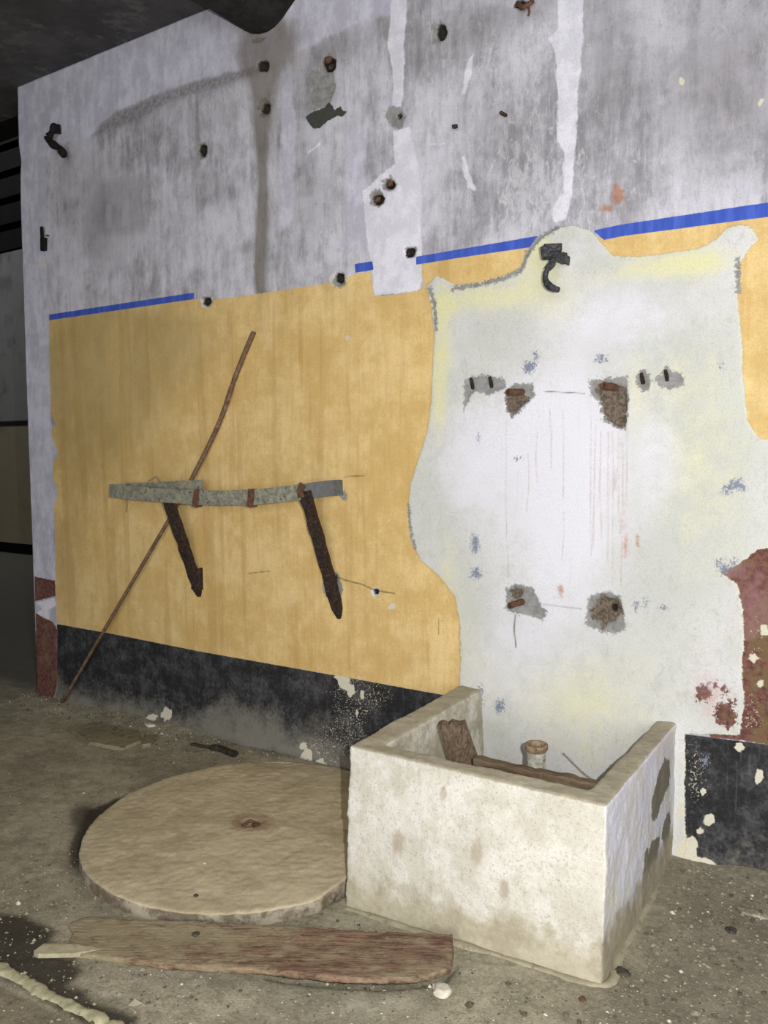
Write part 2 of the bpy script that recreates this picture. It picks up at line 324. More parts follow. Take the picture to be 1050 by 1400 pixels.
A['drip'] = union(*[L(d, .0035) for d in drips])
A['crack'] = union(L([(457, 788), (475, 794), (495, 799), (510, 806), (540, 812)], .004), L([(705, 840), (703, 860), (706, 885)], .004), L([(745, 535), (800, 538)], .003), L([(742, 826), (796, 832)], .003), L([(470, 652), (500, 650)], .003), L([(770, 1030), (795, 1055), (820, 1075)], .005),
    L([(340, 784), (368, 781)], .003), L([(600, 845), (600, 868)], .003))

WY = D + 0.004*vnoise(WX, WZ, 3, 11) + 0.0022*vnoise(WX, WZ, 14, 12)
def sm(a, w): return np.clip(a/w, 0, 1)**2*(3-2*np.clip(a/w, 0, 1))
hd = sm(A['hole']+.004, .014); WY += 0.035*hd + 0.010*sm(A['deep']+.004, .014) + 0.004*sm(A['cement'], .01)
WY -= 0.0025*sm(A['white']+.002, .008)
WY -= 0.02*np.exp(-((WZ-.0)/.05)**2)*(1+1.2*vnoise(WX, WZ, 9, 21))
Wv = np.stack([WX, WY, WZ], -1)
# back and sides close the wall to its thickness
TH = .24; bor = np.concatenate([np.arange(nx_), nx_-1+nx_*np.arange(1, nz_), (nz_-1)*nx_+np.arange(nx_-2, -1, -1), nx_*np.arange(nz_-2, 0, -1)])
bv = Wv.reshape(-1, 3)[bor].copy(); bv[:, 1] = D+TH; base = nx_*nz_; m_ = len(bor); nxt = (np.arange(m_)+1) % m_
eq = np.stack([bor, base+np.arange(m_), base+nxt, bor[nxt]], -1)
c4 = [base, base+nx_-1, base+nx_-1+nz_-1, base+2*(nx_-1)+nz_-1]
eq = np.vstack([eq, [[c4[0], c4[3], c4[2], c4[1]]]])

def wall_material():
    s = NT('painted_plaster')
    at = {k: s.attr(k) for k in A}
    fine = s.noise(55, 6, .72); med = s.noise(14, 5, .65); big = s.noise(3.2, 4, .6)
    streak = s.noise(26, 5, .68, (1, 1, .10)); streak2 = s.noise(75, 4, .7, (1, 1, .07)); grain = s.noise(260, 3, .6)
    # grey distemper of the upper wall, brushed and washed out in vertical streaks
    soft = s.noise(17, 6, .7, (1, 1, .28), .4)
    a = s.add(s.mul(streak, .22), s.add(s.mul(soft, .35), s.add(s.mul(med, .2), s.mul(big, .43))))
    g = s.mix(s.ramp(a, .45, .72), srgb(144, 142, 148), srgb(217, 215, 226))
    g = s.mix(s.mul(s.ramp(s.noise(60, 6, .75, (1, 1, .22), .6), .54, .64), .32), g, srgb(222, 220, 228))
    g = s.mix(s.mul(s.ramp(s.noise(90, 6, .8, (1, 1, .35), .6), .55, .66), .38), g, srgb(104, 100, 104))
    sl = s.ramp(s.add(s.mul(at['slough'], .14), s.noise(34, 8, .8, (1, .6, .42), .9)), .585, .69)
    g = s.mix(s.mul(sl, .6), g, srgb(220, 219, 226))
    g = s.mix(s.mul(s.edge(at['frame'], .05, s.noise(30, 6, .75, (1, 1, .4)), .03), .35), g, srgb(128, 126, 128))
    g = s.mix(s.mul(s.edge(at['bars'], .03, fine, .01), .85), g, srgb(196, 196, 202))
    g = s.mix(s.mul(s.ramp(streak2, .54, .74), .12), g, srgb(212, 210, 220))
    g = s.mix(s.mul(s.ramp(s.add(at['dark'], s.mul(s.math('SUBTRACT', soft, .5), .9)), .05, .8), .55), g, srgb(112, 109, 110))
    g = s.mix(s.mul(s.ramp(s.noise(9, 6, .75, (1, 1, .5), 1.2), .56, .7), .3), g, srgb(206, 206, 218))
    palec = s.mix(s.ramp(s.add(s.mul(med, .5), s.mul(soft, .5)), .4, .62), srgb(190, 188, 204), srgb(216, 215, 230))
    palef = s.edge(at['pale'], .07, s.noise(22, 6, .75, (1, 1, .45)), .012)
    col = s.mix(s.mul(palef, .92), g, palec)
    stc = s.mix(s.ramp(med, .4, .6), srgb(222, 221, 232), srgb(238, 237, 248))
    stripf = s.edge(at['strip'], .035, s.noise(50, 6, .75, (1, 1, .4)), .004)
    col = s.mix(s.mul(stripf, .9), col, stc)
    col = s.mix(s.mul(s.edge(at['arch'], .03, s.noise(14, 7, .8), .016), .6), col, s.mix(s.ramp(fine, .4, .6), srgb(112, 108, 106), srgb(168, 166, 172)))
    # ochre band
    yel = s.mix(s.ramp(s.add(s.mul(med, .5), s.mul(big, .5)), .38, .64), srgb(218, 184, 118), srgb(239, 210, 150))
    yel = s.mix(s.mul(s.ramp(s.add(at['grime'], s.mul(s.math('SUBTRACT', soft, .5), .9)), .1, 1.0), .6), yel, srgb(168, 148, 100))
    yel = s.mix(s.mul(s.ramp(streak2, .45, .7), .18), yel, srgb(184, 146, 84))
    yel = s.mix(s.mul(s.ramp(s.noise(7, 4, .6, (1, 1, .12)), .5, .66), .4), yel, srgb(222, 190, 126))
    yel = s.mix(s.mul(s.ramp(s.noise(11, 5, .6, (1, 1, .05)), .54, .64), .3), yel, srgb(180, 141, 78))
    yel = s.mix(s.mul(s.ramp(s.noise(180, 3, .7), .5, .68), .25), yel, srgb(168, 132, 76))
    yel = s.mix(s.mul(s.ramp(s.noise(120, 4, .7), .62, .7), .35), yel, srgb(150, 120, 70))
    yel = s.mix(s.mul(s.ramp(s.voro(34), .035, .02), .9), yel, srgb(226, 205, 160))
    yf = s.edge(at['yellow'], .012, fine, .002)
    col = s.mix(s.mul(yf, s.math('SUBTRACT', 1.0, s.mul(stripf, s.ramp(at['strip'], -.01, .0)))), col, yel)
    # black dado, dusty towards the floor
    blk = s.mix(s.ramp(s.add(s.mul(med, .6), s.mul(fine, .4)), .42, .68), srgb(36, 36, 39), srgb(86, 86, 88))
    blk = s.mix(s.ramp(s.add(at['dusty'], s.mul(s.math('SUBTRACT', fine, .5), .9)), .15, 1.0), blk, srgb(130, 127, 117))
    blk = s.mix(s.mul(s.ramp(streak2, .56, .7), .25), blk, srgb(110, 110, 112))
    blf = s.edge(at['black'], .010, fine, .002)
    col = s.mix(blf, col, blk)
    # blue line
    blu = s.mix(s.ramp(streak, .4, .65), srgb(60, 88, 184), srgb(78, 106, 204))
    col = s.mix(s.edge(at['blue'], .004, fine, .0015), col, blu)
    # maroon
    mar = s.mix(s.ramp(fine, .4, .62), srgb(92, 56, 54), srgb(128, 88, 78))
    mar = s.mix(s.ramp(s.add(med, s.ramp(s.sep()[0], -.50, -.36, 0, .12)), .52, .64), mar, srgb(116, 94, 66))
    mar = s.mix(s.mul(s.ramp(big, .5, .6), .35), mar, srgb(170, 130, 132))
    col = s.mix(s.edge(at['maroon'], .02, fine, .003), col, mar)
    # bare white plaster patch
    wh = s.mix(s.ramp(s.add(s.mul(big, .5), s.mul(med, .5)), .4, .6), srgb(208, 209, 204), srgb(219, 219, 220))
    wh = s.mix(s.mul(s.ramp(s.add(at['greyw'], s.mul(s.math('SUBTRACT', med, .5), 1.4)), .2, .9), .7), wh, srgb(198, 201, 196))
    wh = s.mix(s.mul(s.ramp(s.noise(30, 6, .8), .53, .66), .55), wh, srgb(204, 202, 190))
    wh = s.mix(s.mul(s.ramp(s.noise(110, 6, .8), .57, .64), .4), wh, srgb(176, 174, 166))
    wh = s.mix(s.mul(s.ramp(s.noise(26, 8, .82, (1, .6, .6), .8), .54, .60), .55), wh, srgb(192, 192, 184))
    wh = s.mix(s.mul(s.ramp(s.noise(38, 8, .85, (1, .6, .35), .5), .60, .66), .5), wh, srgb(172, 174, 172))
    wh = s.mix(s.ramp(s.add(at['tint'], s.mul(s.math('SUBTRACT', med, .5), 1.0)), .1, 1.1), wh, srgb(226, 223, 176))
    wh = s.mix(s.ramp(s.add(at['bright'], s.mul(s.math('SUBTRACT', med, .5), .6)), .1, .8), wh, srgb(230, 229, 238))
    wh = s.mix(s.ramp(s.add(at['pink'], s.mul(s.math('SUBTRACT', fine, .5), 1.2)), .25, 1.3), wh, srgb(206, 160, 156))
    wh = s.mix(s.mul(s.ramp(s.voro(48), .07, .03), .7), wh, srgb(140, 138, 136))
    wh = s.mix(s.mul(s.ramp(s.noise(52, 8, .85, (1, 1, .7), .4), .635, .66), .6), wh, srgb(150, 152, 158))
    wh = s.mix(s.mul(s.ramp(streak2, .6, .75), .22), wh, srgb(206, 190, 176))
    wh = s.mix(s.mul(s.ramp(s.add(at['drip'], s.mul(s.math('SUBTRACT', fine, .5), .010)), -.002, .003), .38), wh, srgb(186, 160, 148))
    wf = s.edge(at['white'], .032, s.noise(45, 7, .78), .0018)
    rimf = s.ramp(s.add(at['white'], s.mul(s.math('SUBTRACT', fine, .5), .05)), .012, .0)
    wh = s.mix(s.mul(rimf, .5), wh, srgb(225, 222, 190))
    col = s.mix(wf, col, wh)
    # speckled losses and chips
    ch = s.ramp(s.add(at['chips'], s.mul(s.math('SUBTRACT', s.noise(130, 5, .7), .5), 3.4)), 1.26, 1.34)
    col = s.mix(ch, col, srgb(206, 198, 176))
    col = s.mix(s.edge(at['chipw'], .018, fine, .002), col, srgb(216, 210, 190))
    col = s.mix(s.edge(at['rim'], .006, fine, .002), col, srgb(216, 210, 205))
    # cement repairs
    cem = s.mix(s.ramp(s.noise(30, 6, .7), .35, .65), srgb(132, 131, 128), srgb(160, 159, 158))
    cemf = s.edge(at['cement'], .075, s.noise(60, 7, .8), .002)
    col = s.mix(cemf, col, cem)
    col = s.mix(s.edge(s.add(at['slate'], -.004), .16, s.noise(110, 7, .85, (1, 1, .7)), .0015), col, s.mix(fine, srgb(110, 118, 140), srgb(150, 156, 172)))
    dp = s.mix(s.ramp(s.noise(80, 6, .75), .38, .62), srgb(78, 70, 58), srgb(128, 114, 100))
    col = s.mix(s.edge(at['deep'], .07, s.noise(60, 7, .8), .003), col, dp)
    col = s.mix(s.edge(at['scar'], .022, s.noise(60, 7, .8), .002), col, s.mix(fine, srgb(48, 50, 44), srgb(84, 86, 78)))
    col = s.mix(s.edge(at['blot'], .12, s.noise(60, 7, .8), .002), col, mar)
    col = s.mix(s.mul(s.ramp(s.add(at['rust'], s.mul(s.math('SUBTRACT', s.noise(60, 6, .8), .5), .05)), -.006, .012), .7), col, srgb(176, 112, 66))
    # seepage stain from the beam
    stf = s.ramp(s.add(at['stain'], s.mul(s.math('SUBTRACT', s.noise(18, 6, .7, (1, 1, .3)), .5), .9)), .15, 1.25)
    col = s.mix(s.mul(s.mul(stf, .72), s.math('SUBTRACT', 1.0, s.mul(yf, .85))), col, srgb(104, 94, 76))
    col = s.mix(s.mul(s.ramp(at['crack'], -.002, .002), .7), col, srgb(96, 80, 58))
    col = s.mix(s.edge(at['hole'], .010, fine, .003), col, srgb(38, 32, 26))
    col = s.mix(s.mul(s.ramp(grain, .42, .66), .16), col, srgb(96, 92, 88))
    h = s.add(s.mul(fine, .7), s.add(s.mul(wf, .8), s.add(s.mul(grain, .25), s.mul(yf, .15))))
    h = s.add(h, s.mul(cemf, s.mul(s.noise(90, 5, .8), .5)))
    s.bump(h, .55, .0035)
    return s.done(col, .85)
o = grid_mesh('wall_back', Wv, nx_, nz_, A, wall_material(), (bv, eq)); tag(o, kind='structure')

# ================================================================== FLOOR
def axis(pts):
    out = []
    for a, b, st in pts: out += list(np.arange(a, b, st))
    return np.array(out+[pts[-1][1]])
fx = axis([(-19, -5.6, .25), (-5.6, -4.6, .03), (-4.6, 0.8, .011), (.8, 4, .2)]); fy = axis([(-3, .7, .2), (.7, 3.1, .011), (3.1, 3.6, .04), (3.6, 14.5, .25)])
FX, FY = np.meshgrid(fx, fy)
def fpoly(px, z=0): return [tuple(floor_pt(*p, z)[:2]) for p in px]
def FS(px): return np.maximum(sdf_poly(FX, FY, fpoly(px)), FAR)
def FG(x, y, sx, sy, a=1.0):
    c = floor_pt(x, y); ex = np.linalg.norm(floor_pt(x+sx, y)-c); ey = np.linalg.norm(floor_pt(x, y+sy)-c)
    u = (floor_pt(x, y+1)-c)[:2]; u /= np.linalg.norm(u); v = np.array([-u[1], u[0]])
    dx, dy = FX-c[0], FY-c[1]
    return a*np.exp(-.5*((dx*v[0]+dy*v[1])/ex)**2-.5*((dx*u[0]+dy*u[1])/ey)**2)
DC = np.array([-2.125, 2.305]); DR = .63
dist = np.hypot(FX-DC[0], FY-DC[1]); ang = np.arctan2(FY-DC[1], FX-DC[0])
B = {}
B['wetshade'] = union(FS([(-60, 1240), (0, 1250), (35, 1253), (75, 1275), (68, 1290), (50, 1305), (100, 1312), (112, 1330), (98, 1347), (125, 1368), (165, 1382), (185, 1393), (180, 1420), (120, 1405), (60, 1368), (0, 1335), (-60, 1310)]),
    FS([(238, 1066), (190, 1082), (150, 1095), (118, 1108), (106, 1140), (104, 1175), (112, 1165), (122, 1140), (150, 1112), (190, 1090), (230, 1075)]))  # crescent left of the disc: dirt together with painted groove shade
B['brown'] = FS([(-80, 1345), (0, 1348), (60, 1378), (110, 1410), (-80, 1420)])
B['slabc'] = FS([(60, 985), (150, 1000), (215, 1005), (200, 1022), (120, 1020), (70, 1000)])
B['dampshade'] = np.clip(sum(FG(x, y, a, b, c) for x, y, a, b, c in [(115, 1115, 16, 14, .9), (112, 1170, 8, 40, .6), (20, 1280, 50, 40, .4), (420, 1345, 40, 10, .4), (60, 1060, 50, 30, .2), (850, 1330, 20, 10, .5), (330, 1340, 60, 10, .3), (960, 1240, 40, 30, .25), (510, 1360, 15, 20, .4), (120, 1320, 40, 30, .4), (700, 1340, 40, 12, .25)]), 0, 1)  # damp spots, with shade painted into the groove and the plank gap
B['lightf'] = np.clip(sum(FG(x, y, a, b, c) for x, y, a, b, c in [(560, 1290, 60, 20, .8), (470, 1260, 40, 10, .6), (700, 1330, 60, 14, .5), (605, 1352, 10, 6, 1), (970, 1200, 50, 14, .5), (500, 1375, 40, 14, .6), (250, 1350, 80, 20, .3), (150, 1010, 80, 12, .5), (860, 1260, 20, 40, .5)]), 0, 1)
FZ = .008*vnoise(FX, FY, 2.3, 31) + .005*vnoise(FX, FY, 9, 32) + .003*vnoise(FX, FY, 38, 33)
near = np.clip((D-FY)/.5, 0, 1)
FZ += np.where(FY < D, (.035-.028*np.exp(-((FX-DC[0])/.5)**4))*(1-near)**3*(1+1.0*vnoise(FX, FY, 5, 35))*(FX > -4.5), 0)
bw = np.clip((np.sin(ang+.30)-.15)/.5, 0, 1); bw = bw*bw*(3-2*bw)      # dust banked level with the far side of the disc
FZ += bw*.038*np.exp(-(np.maximum(dist-DR, 0)/.16)**2)*(dist > DR-.03)*(1-.6*np.exp(-((D-FY)/.02)**2))
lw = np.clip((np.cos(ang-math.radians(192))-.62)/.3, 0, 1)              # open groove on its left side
FZ -= .022*np.exp(-((dist-DR-.015)/.025)**2)*lw
B['dampshade'] = np.clip(B['dampshade']+.0+1.0*lw*np.exp(-((dist-DR-.02)/.035)**2), 0, 1)  # ring of dark soil with the groove's shade painted in
FZ -= np.where((dist < DR-.03), .02, 0)
cav = FS([(375, 1300), (600, 1300), (626, 1322), (606, 1345), (520, 1352), (430, 1344), (366, 1336)]); FZ -= .030*np.clip(cav/.03+.3, 0, 1)
bx = np.maximum(np.abs(FX+1.115)-.40, np.abs(FY-2.6)-.45); FZ = np.where(bx < 0, np.minimum(FZ, 0.0), FZ)
FZ = np.where(FY > D+.05, .004*vnoise(FX, FY, 2, 3), FZ)
Fv = np.stack([FX, FY, FZ], -1)
def floor_material():
    s = NT('dusty_concrete_floor')
    at = {k: s.attr(k) for k in B}
    big = s.noise(2.2, 5, .6); med = s.noise(11, 6, .7); fine = s.noise(60, 6, .75); grit = s.noise(190, 4, .7)
    c = s.mix(s.ramp(s.add(s.mul(big, .5), s.mul(med, .5)), .38, .62), srgb(140, 134, 114), srgb(182, 174, 150))
    c = s.mix(s.mul(s.ramp(s.noise(140, 5, .8), .5, .64), .5), c, srgb(108, 100, 84))
    c = s.mix(s.mul(s.ramp(s.noise(220, 4, .8), .56, .66), .5), c, srgb(200, 194, 172))
    c = s.mix(s.mul(s.ramp(s.noise(16, 7, .82), .50, .62), .45), c, srgb(110, 102, 84))
    c = s.mix(s.mul(s.ramp(s.sep()[0], -.8, -.5), .5), c, srgb(106, 99, 86))
    c = s.mix(s.mul(s.ramp(fine, .5, .72), .55), c, srgb(194, 187, 162))
    c = s.mix(s.mul(s.ramp(s.noise(90, 5, .8), .54, .68), .65), c, srgb(84, 76, 62))
    c = s.mix(s.mul(s.ramp(s.noise(28, 6, .8), .55, .68), .45), c, srgb(98, 90, 74))
    c = s.mix(s.ramp(s.voro(60), .09, .05), c, srgb(186, 180, 164))
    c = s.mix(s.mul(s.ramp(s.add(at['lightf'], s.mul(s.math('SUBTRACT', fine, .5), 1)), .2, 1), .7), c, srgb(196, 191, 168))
    c = s.mix(s.mul(s.edge(at['slabc'], .02, med, .006), .6), c, srgb(150, 142, 114))
    c = s.mix(s.mul(s.edge(at['brown'], .03, med, .01), .5), c, srgb(92, 80, 58))
    c = s.mix(s.mul(s.ramp(s.add(at['dampshade'], s.mul(s.math('SUBTRACT', med, .5), .9)), .15, .9), .75), c, srgb(52, 48, 40))
    c = s.mix(s.mul(s.edge(at['wetshade'], .07, med, .02), .9), c, s.mix(fine, srgb(34, 32, 28), srgb(66, 60, 50)))
    far = s.ramp(s.sep()[1], 2.95, 3.15)
    c = s.mix(far, c, s.mix(med, srgb(94, 91, 82), srgb(118, 114, 102)))
    s.bump(s.add(s.mul(fine, .8), s.add(s.mul(grit, .5), med)), .8, .006)
    return s.done(c, .92)
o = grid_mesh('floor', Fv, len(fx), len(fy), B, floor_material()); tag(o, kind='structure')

# ================================================================== CEILING, BEAM, FAR HALL
def box(name, x0, x1, y0, y1, z0, z1, mat):
    bm = bmesh.new(); bm_prism(bm, [(x0, y0, z0), (x1, y0, z0), (x1, y1, z0), (x0, y1, z0)], (0, 0, z1-z0)); return from_bm(name, bm, mat)
ceil_m = rusty('sooty_ceiling', srgb(64, 63, 64), srgb(82, 81, 82), 3.0, srgb(92, 92, 92), bump=.5)
beam_m = rusty('sooty_beam', srgb(30, 29, 28), srgb(50, 48, 46), 12, bump=.6)
tag(box('ceiling', -19, 4, -3, D+.24, CEIL, CEIL+.25, ceil_m), kind='structure')
# haunched concrete beam running from the wall towards the viewer
sec = [wp(*p) for p in [(328, 38), (336, 43), (345, 46.5), (355, 47), (366, 44), (376, 37), (386, 26), (394, 14), (405, -2)]]
z_top = CEIL+.05
prof = [(sec[0][0]-.01, z_top)] + [(p[0], p[2]) for p in sec] + [(sec[-1][0]+.06, z_top)]
bm = bmesh.new(); bm_prism(bm, [(x, D+.03, z) for x, z in prof], (0, -5.8, 0)); o = from_bm('ceiling_beam', bm, beam_m); tag(o, kind='structure')

def far_material():
    s = NT('far_hall_wall')
    z = s.sep()[2]; n = s.noise(6, 5, .7); m = s.noise(1.2, 4, .6)
    up = s.mix(n, srgb(128, 128, 127), srgb(154, 154, 151)); lo = s.mix(n, srgb(138, 128, 106), srgb(160, 150, 124))
    c = s.mix(s.ramp(z, 1.86, 1.90), lo, up)
    c = s.mix(s.mul(s.ramp(z, 1.83, 1.86), s.ramp(z, 1.94, 1.91)), c, srgb(34, 34, 38))
    c = s.mix(s.mul(s.ramp(m, .5, .6), .4), c, srgb(60, 58, 52))
    return s.done(c, .9)
FYW = 7.0
zt = at_y(10, 345, FYW)[2]
tag(box('wall_far', -19, 4, FYW, FYW+.3, 0.16, zt, far_material()), kind='structure')
dark_m = rusty('hall_shadow_gap', srgb(8, 8, 8), srgb(16, 16, 15), 4)
# dark boarded upper hall wall
bm = bmesh.new(); zz = zt
bm_prism(bm, [(-19, FYW+.1, zt), (4, FYW+.1, zt), (4, FYW+.3, zt), (-19, FYW+.3, zt)], (0, 0, 9-zt))
k = 0
while zz < 8.9:
    bm_prism(bm, [(-19, FYW+.02, zz+.04), (4, FYW+.02, zz+.04), (4, FYW+.1, zz+.04), (-19, FYW+.1, zz+.04)], (0, 0, .26)); zz += .36
tag(from_bm('wall_far_upper', bm, dark_m), kind='structure')
tag(box('base_shadow_far', -19, 4, FYW+.05, FYW+.3, -.02, .16, dark_m), kind='structure')  # near-black strip standing in for the shadow line under the far wall
tag(box('ceiling_hall', -19, 4, D+.24, 14, 9.0, 9.2, ceil_m), kind='structure')
tag(box('wall_hall_left', -19.2, -19, D-6, 14, 0, 9, dark_m), kind='structure')
tag(box('wall_above_slab', -19, 4, D+.24, D+.44, CEIL+.0, 9.0, dark_m), kind='structure')

# ================================================================== MATERIALS OF THINGS
iron_m = rusty('dark_corroded_iron', srgb(36, 30, 28), srgb(62, 52, 46), 60, srgb(100, 76, 60))
sooty_iron_m = rusty('sooty_black_iron', srgb(20, 18, 18), srgb(38, 34, 32), 60)
black_iron_m = rusty('black_iron', srgb(34, 34, 36), srgb(70, 70, 74), 60, srgb(110, 110, 112), rough=.55)
rust_m = rusty('brown_rust', srgb(88, 62, 50), srgb(118, 86, 68), 50, srgb(62, 50, 44))
rod_m = rusty('rusty_rod', srgb(100, 78, 64), srgb(126, 102, 82), 30, srgb(142, 122, 98))
def bar_material():
    s = NT('flaking_grey_green_paint')
    n = s.noise(35, 6, .75); m = s.noise(18, 5, .7)
    c = s.mix(s.ramp(n, .4, .6), srgb(122, 124, 112), srgb(152, 152, 138))
    c = s.mix(s.mul(s.ramp(m, .50, .66), .7), c, srgb(170, 162, 132))
    c = s.mix(s.ramp(s.noise(55, 6, .8), .55, .63), c, srgb(92, 68, 52))
    x = s.ramp(s.add(s.sep()[0], s.mul(n, .03)), .02, .07)
    c = s.mix(s.mul(x, .8), c, srgb(84, 88, 96))
    s.bump(n, .7, .003); return s.done(c, .7)
bar_m = bar_material()

# ================================================================== WALL BRACKET
OFF = .17
bo = wp(467, 668, 0)
br = empty('wall_bracket', wp(440, 845, 0), 'corroded iron bracket with flaking grey bar and two slanting struts on the ochre wall', 'bracket')
bar_h = .070
cpx = [(151, 671), (180, 674), (230, 677.5), (262, 679.5), (300, 681), (345, 680), (380, 676.5), (410, 672.5)]
offs = [.155, .16, .165, .168, .17, .168, .165, .155]
pts = [wp(x, y, o_) for (x, y), o_ in zip(cpx, offs)] + [wp(437, 669, .10), wp(456, 667, .045), wp(468, 666.5, -.002)]
bm = bmesh.new(); bm_bar(bm, pts, [bar_h*.98]*3+[bar_h]*8, .012, jit=.0012)
from_bm('front_bar', bm, bar_m, br)
bm = bmesh.new()
q0 = pts[0]; back = [q0 + np.array([.0, .004, 0]), q0 + np.array([.025, .035, .004]), wp(172, 669, .10), wp(215, 667.5, .09), wp(262, 666, .085), wp(277, 665.5, .083)]
bm_bar(bm, back, [.066, .066, .064, .064, .066, .066], .010, jit=.001); o = from_bm('return_bar', bm, bar_m, br)
for x, y, o_ in ((270, 681, .168), (345, 680.5, .168)):
    bm = bmesh.new(); p = Vector(wp(x, y, o_+.002))
    bm_bar(bm, [p+Vector((-.012, -.006, -.042)), p+Vector((-.001, -.010, 0)), p+Vector((.002, -.006, .040))], .034, .006, up=(1, 0, 0), jit=.002)
    bm_bar(bm, [p+Vector((0, .012, -.042)), p+Vector((0, .012, .040))], .034, .005, up=(1, 0, 0), jit=.002)
    tag(from_bm('strap', bm, rust_m, br), 'brown rusted strap clasping the bar')
def strut(top, bot, otop, w, name='strut'):
    a = Vector(wp(*top, otop)); b = Vector(wp(*bot, .0))
    bm = bmesh.new(); d = b-a; n = 14
    P = [a+d*(k/n) + Vector((random.uniform(-.0015, .0015), 0, random.uniform(-.001, .001))) for k in range(n+1)]
    bm_bar(bm, P, [w*(1+.12*math.sin(k*1.9)) for k in range(n)] + [w*.35], .016, up=(1, 0, 0), jit=.002)
    # angle-iron flange
    P2 = [p+Vector((w*.42, .012, .004)) for p in P[:-1]]
    bm_bar(bm, P2, .022, .006, up=(0, 1, 0), jit=.0015)
    return from_bm(name, bm, iron_m, br)
strut((229, 686), (273, 815), .155, .056); strut((415, 672), (464, 845), .160, .052)
bm = bmesh.new(); p = Vector(wp(412, 671, .176)); bm_bar(bm, [p+Vector((-.004, 0, -.03)), p+Vector((-.008, 0, .0)), p+Vector((.010, 0, .03))], .034, .006, up=(1, 0, 0), jit=.002)
tag(from_bm('strap', bm, rust_m, br), 'brown rusted strap clasping the bar over the right strut')
for (x, y), r_ in (((274, 790), .022), ((458, 800), .02)):
    bm = bmesh.new(); bm_prism(bm, [wp(x-6, y+14, 0), wp(x+4, y+16, 0), wp(x+3, y-14, 0), wp(x-4, y-8, 0)], (0, -.035, 0)); from_bm('anchor_lug', bm, iron_m, br)
bm = bmesh.new(); bm_tube(bm, arc([wp(173, 682, .165), wp(174, 692, .167), wp(173, 701, .168)], 4), .0015, 5); tag(recentre(from_bm('hanging_thread', bm, iron_m)), 'short dark thread dangling under the left end of the wall bracket', 'thread')
bm = bmesh.new(); bm_tube(bm, arc([wp(205, 657, .12), wp(214, 652, .14), wp(220, 657, .15), wp(226, 664, .165)], 5), [.004]*8+[.003]*8, 6)
tag(recentre(from_bm('twig', bm, rusty('dry_bark', srgb(170, 150, 120), srgb(196, 180, 150), 60))), 'curled pale twig lying on the left end of the wall bracket', 'twig')

# bent rod leaning behind the bracket
pr = [wp(84, 962, .055), wp(120, 900, .052), wp(160, 832, .05), wp(205, 755, .046), wp(240, 695, .042), wp(262, 655, .04), wp(285, 610, .032), wp(303, 570, .026), wp(320, 520, .02), wp(335, 482, .015), wp(347, 454, .012)]
bm = bmesh.new(); P = arc(pr, 5); n = len(P); bm_tube(bm, P, [.0115 if k < n*.5 else .0125+.002*(k/n) for k in range(n)], 8, flat=.7)
tag(recentre(from_bm('bent_rod', bm, rod_m, smooth=True)), 'long bent rusty iron rod leaning on the ochre wall behind the bracket', 'rod')

# ================================================================== IRON HOOK ON THE WHITE DOME
hk = empty('iron_hook', wp(778, 362, 0), 'black iron hook with clamp block on the white plaster dome between the blue lines', 'hook')
bm = bmesh.new()
bm_prism(bm, [wp(766, 346, .0), wp(780, 351, .0), wp(779, 364, .0), wp(763, 355, .0)], (0, -.05, 0))
bm_bar(bm, [wp(772, 354, .02), wp(760, 349, .10), wp(747, 348, .13)], [.04, .030, .034], .022, jit=.001)
bevel(from_bm('mounting_arm', bm, black_iron_m, hk), .003)
bm = bmesh.new()
bm_bar(bm, [wp(743, 340, .13), wp(768, 339, .10)], .026, .03, jit=.002)
bm_bar(bm, [wp(743.5, 337, .13), wp(746.5, 354, .13)], .024, .024, up=(1, 0, 0), jit=.001)
for x in (748, 755, 764):
    bm_tube(bm, [wp(x, 338, .115), wp(x, 334.5, .115)], .009, 6)
bevel(from_bm('clamp', bm, black_iron_m, hk), .003)
bm = bmesh.new(); P = arc([wp(757, 349, .115), wp(755, 360, .118), wp(748, 369, .12), wp(745.5, 380, .122), wp(749, 389, .124), wp(756, 394, .126), wp(764, 396, .128)], 6)
bm_tube(bm, P, [.012+.002*math.sin(k*.3) for k in range(len(P))], 10); from_bm('hook_prong', bm, black_iron_m, hk, smooth=True)

# upper left hook and latch
hk = empty('iron_hook', wp(75, 190, 0), 'dark corroded iron hook on the pale upper left corner of the wall', 'hook')
bm = bmesh.new(); bm_bar(bm, [wp(78, 176, 0), wp(75, 176, .04)], .05, .05, jit=.004); bevel(from_bm('mounting_block', bm, sooty_iron_m, hk), .006)
bm = bmesh.new(); P = arc([wp(76, 171, .04), wp(71, 181, .06), wp(66, 190, .07), wp(72, 197, .07), wp(82, 203, .065), wp(88, 213, .06)], 5)
bm_tube(bm, P, [.019+.004*math.sin(k*.9) for k in range(len(P))], 8); from_bm('hook_prong', bm, sooty_iron_m, hk, smooth=True)
lt = empty('iron_latch', wp(60, 342, 0), 'small dark iron latch with upright pin near the left wall edge', 'latch')
bm = bmesh.new(); bm_bar(bm, [wp(58, 326, .03), wp(57, 310, .03)], .018, .012, up=(1, 0, 0), jit=.001); from_bm('pin', bm, sooty_iron_m, lt)
bm = bmesh.new(); bm_bar(bm, [wp(60, 343, .012), wp(60, 325, .012)], .04, .028, up=(1, 0, 0), jit=.004); bevel(from_bm('plate', bm, sooty_iron_m, lt), .005)
bm = bmesh.new(); bm_stone(bm, wp(65, 322, .008), .012, seed=3, sub=1); from_bm('rivet', bm, rust_m, lt)

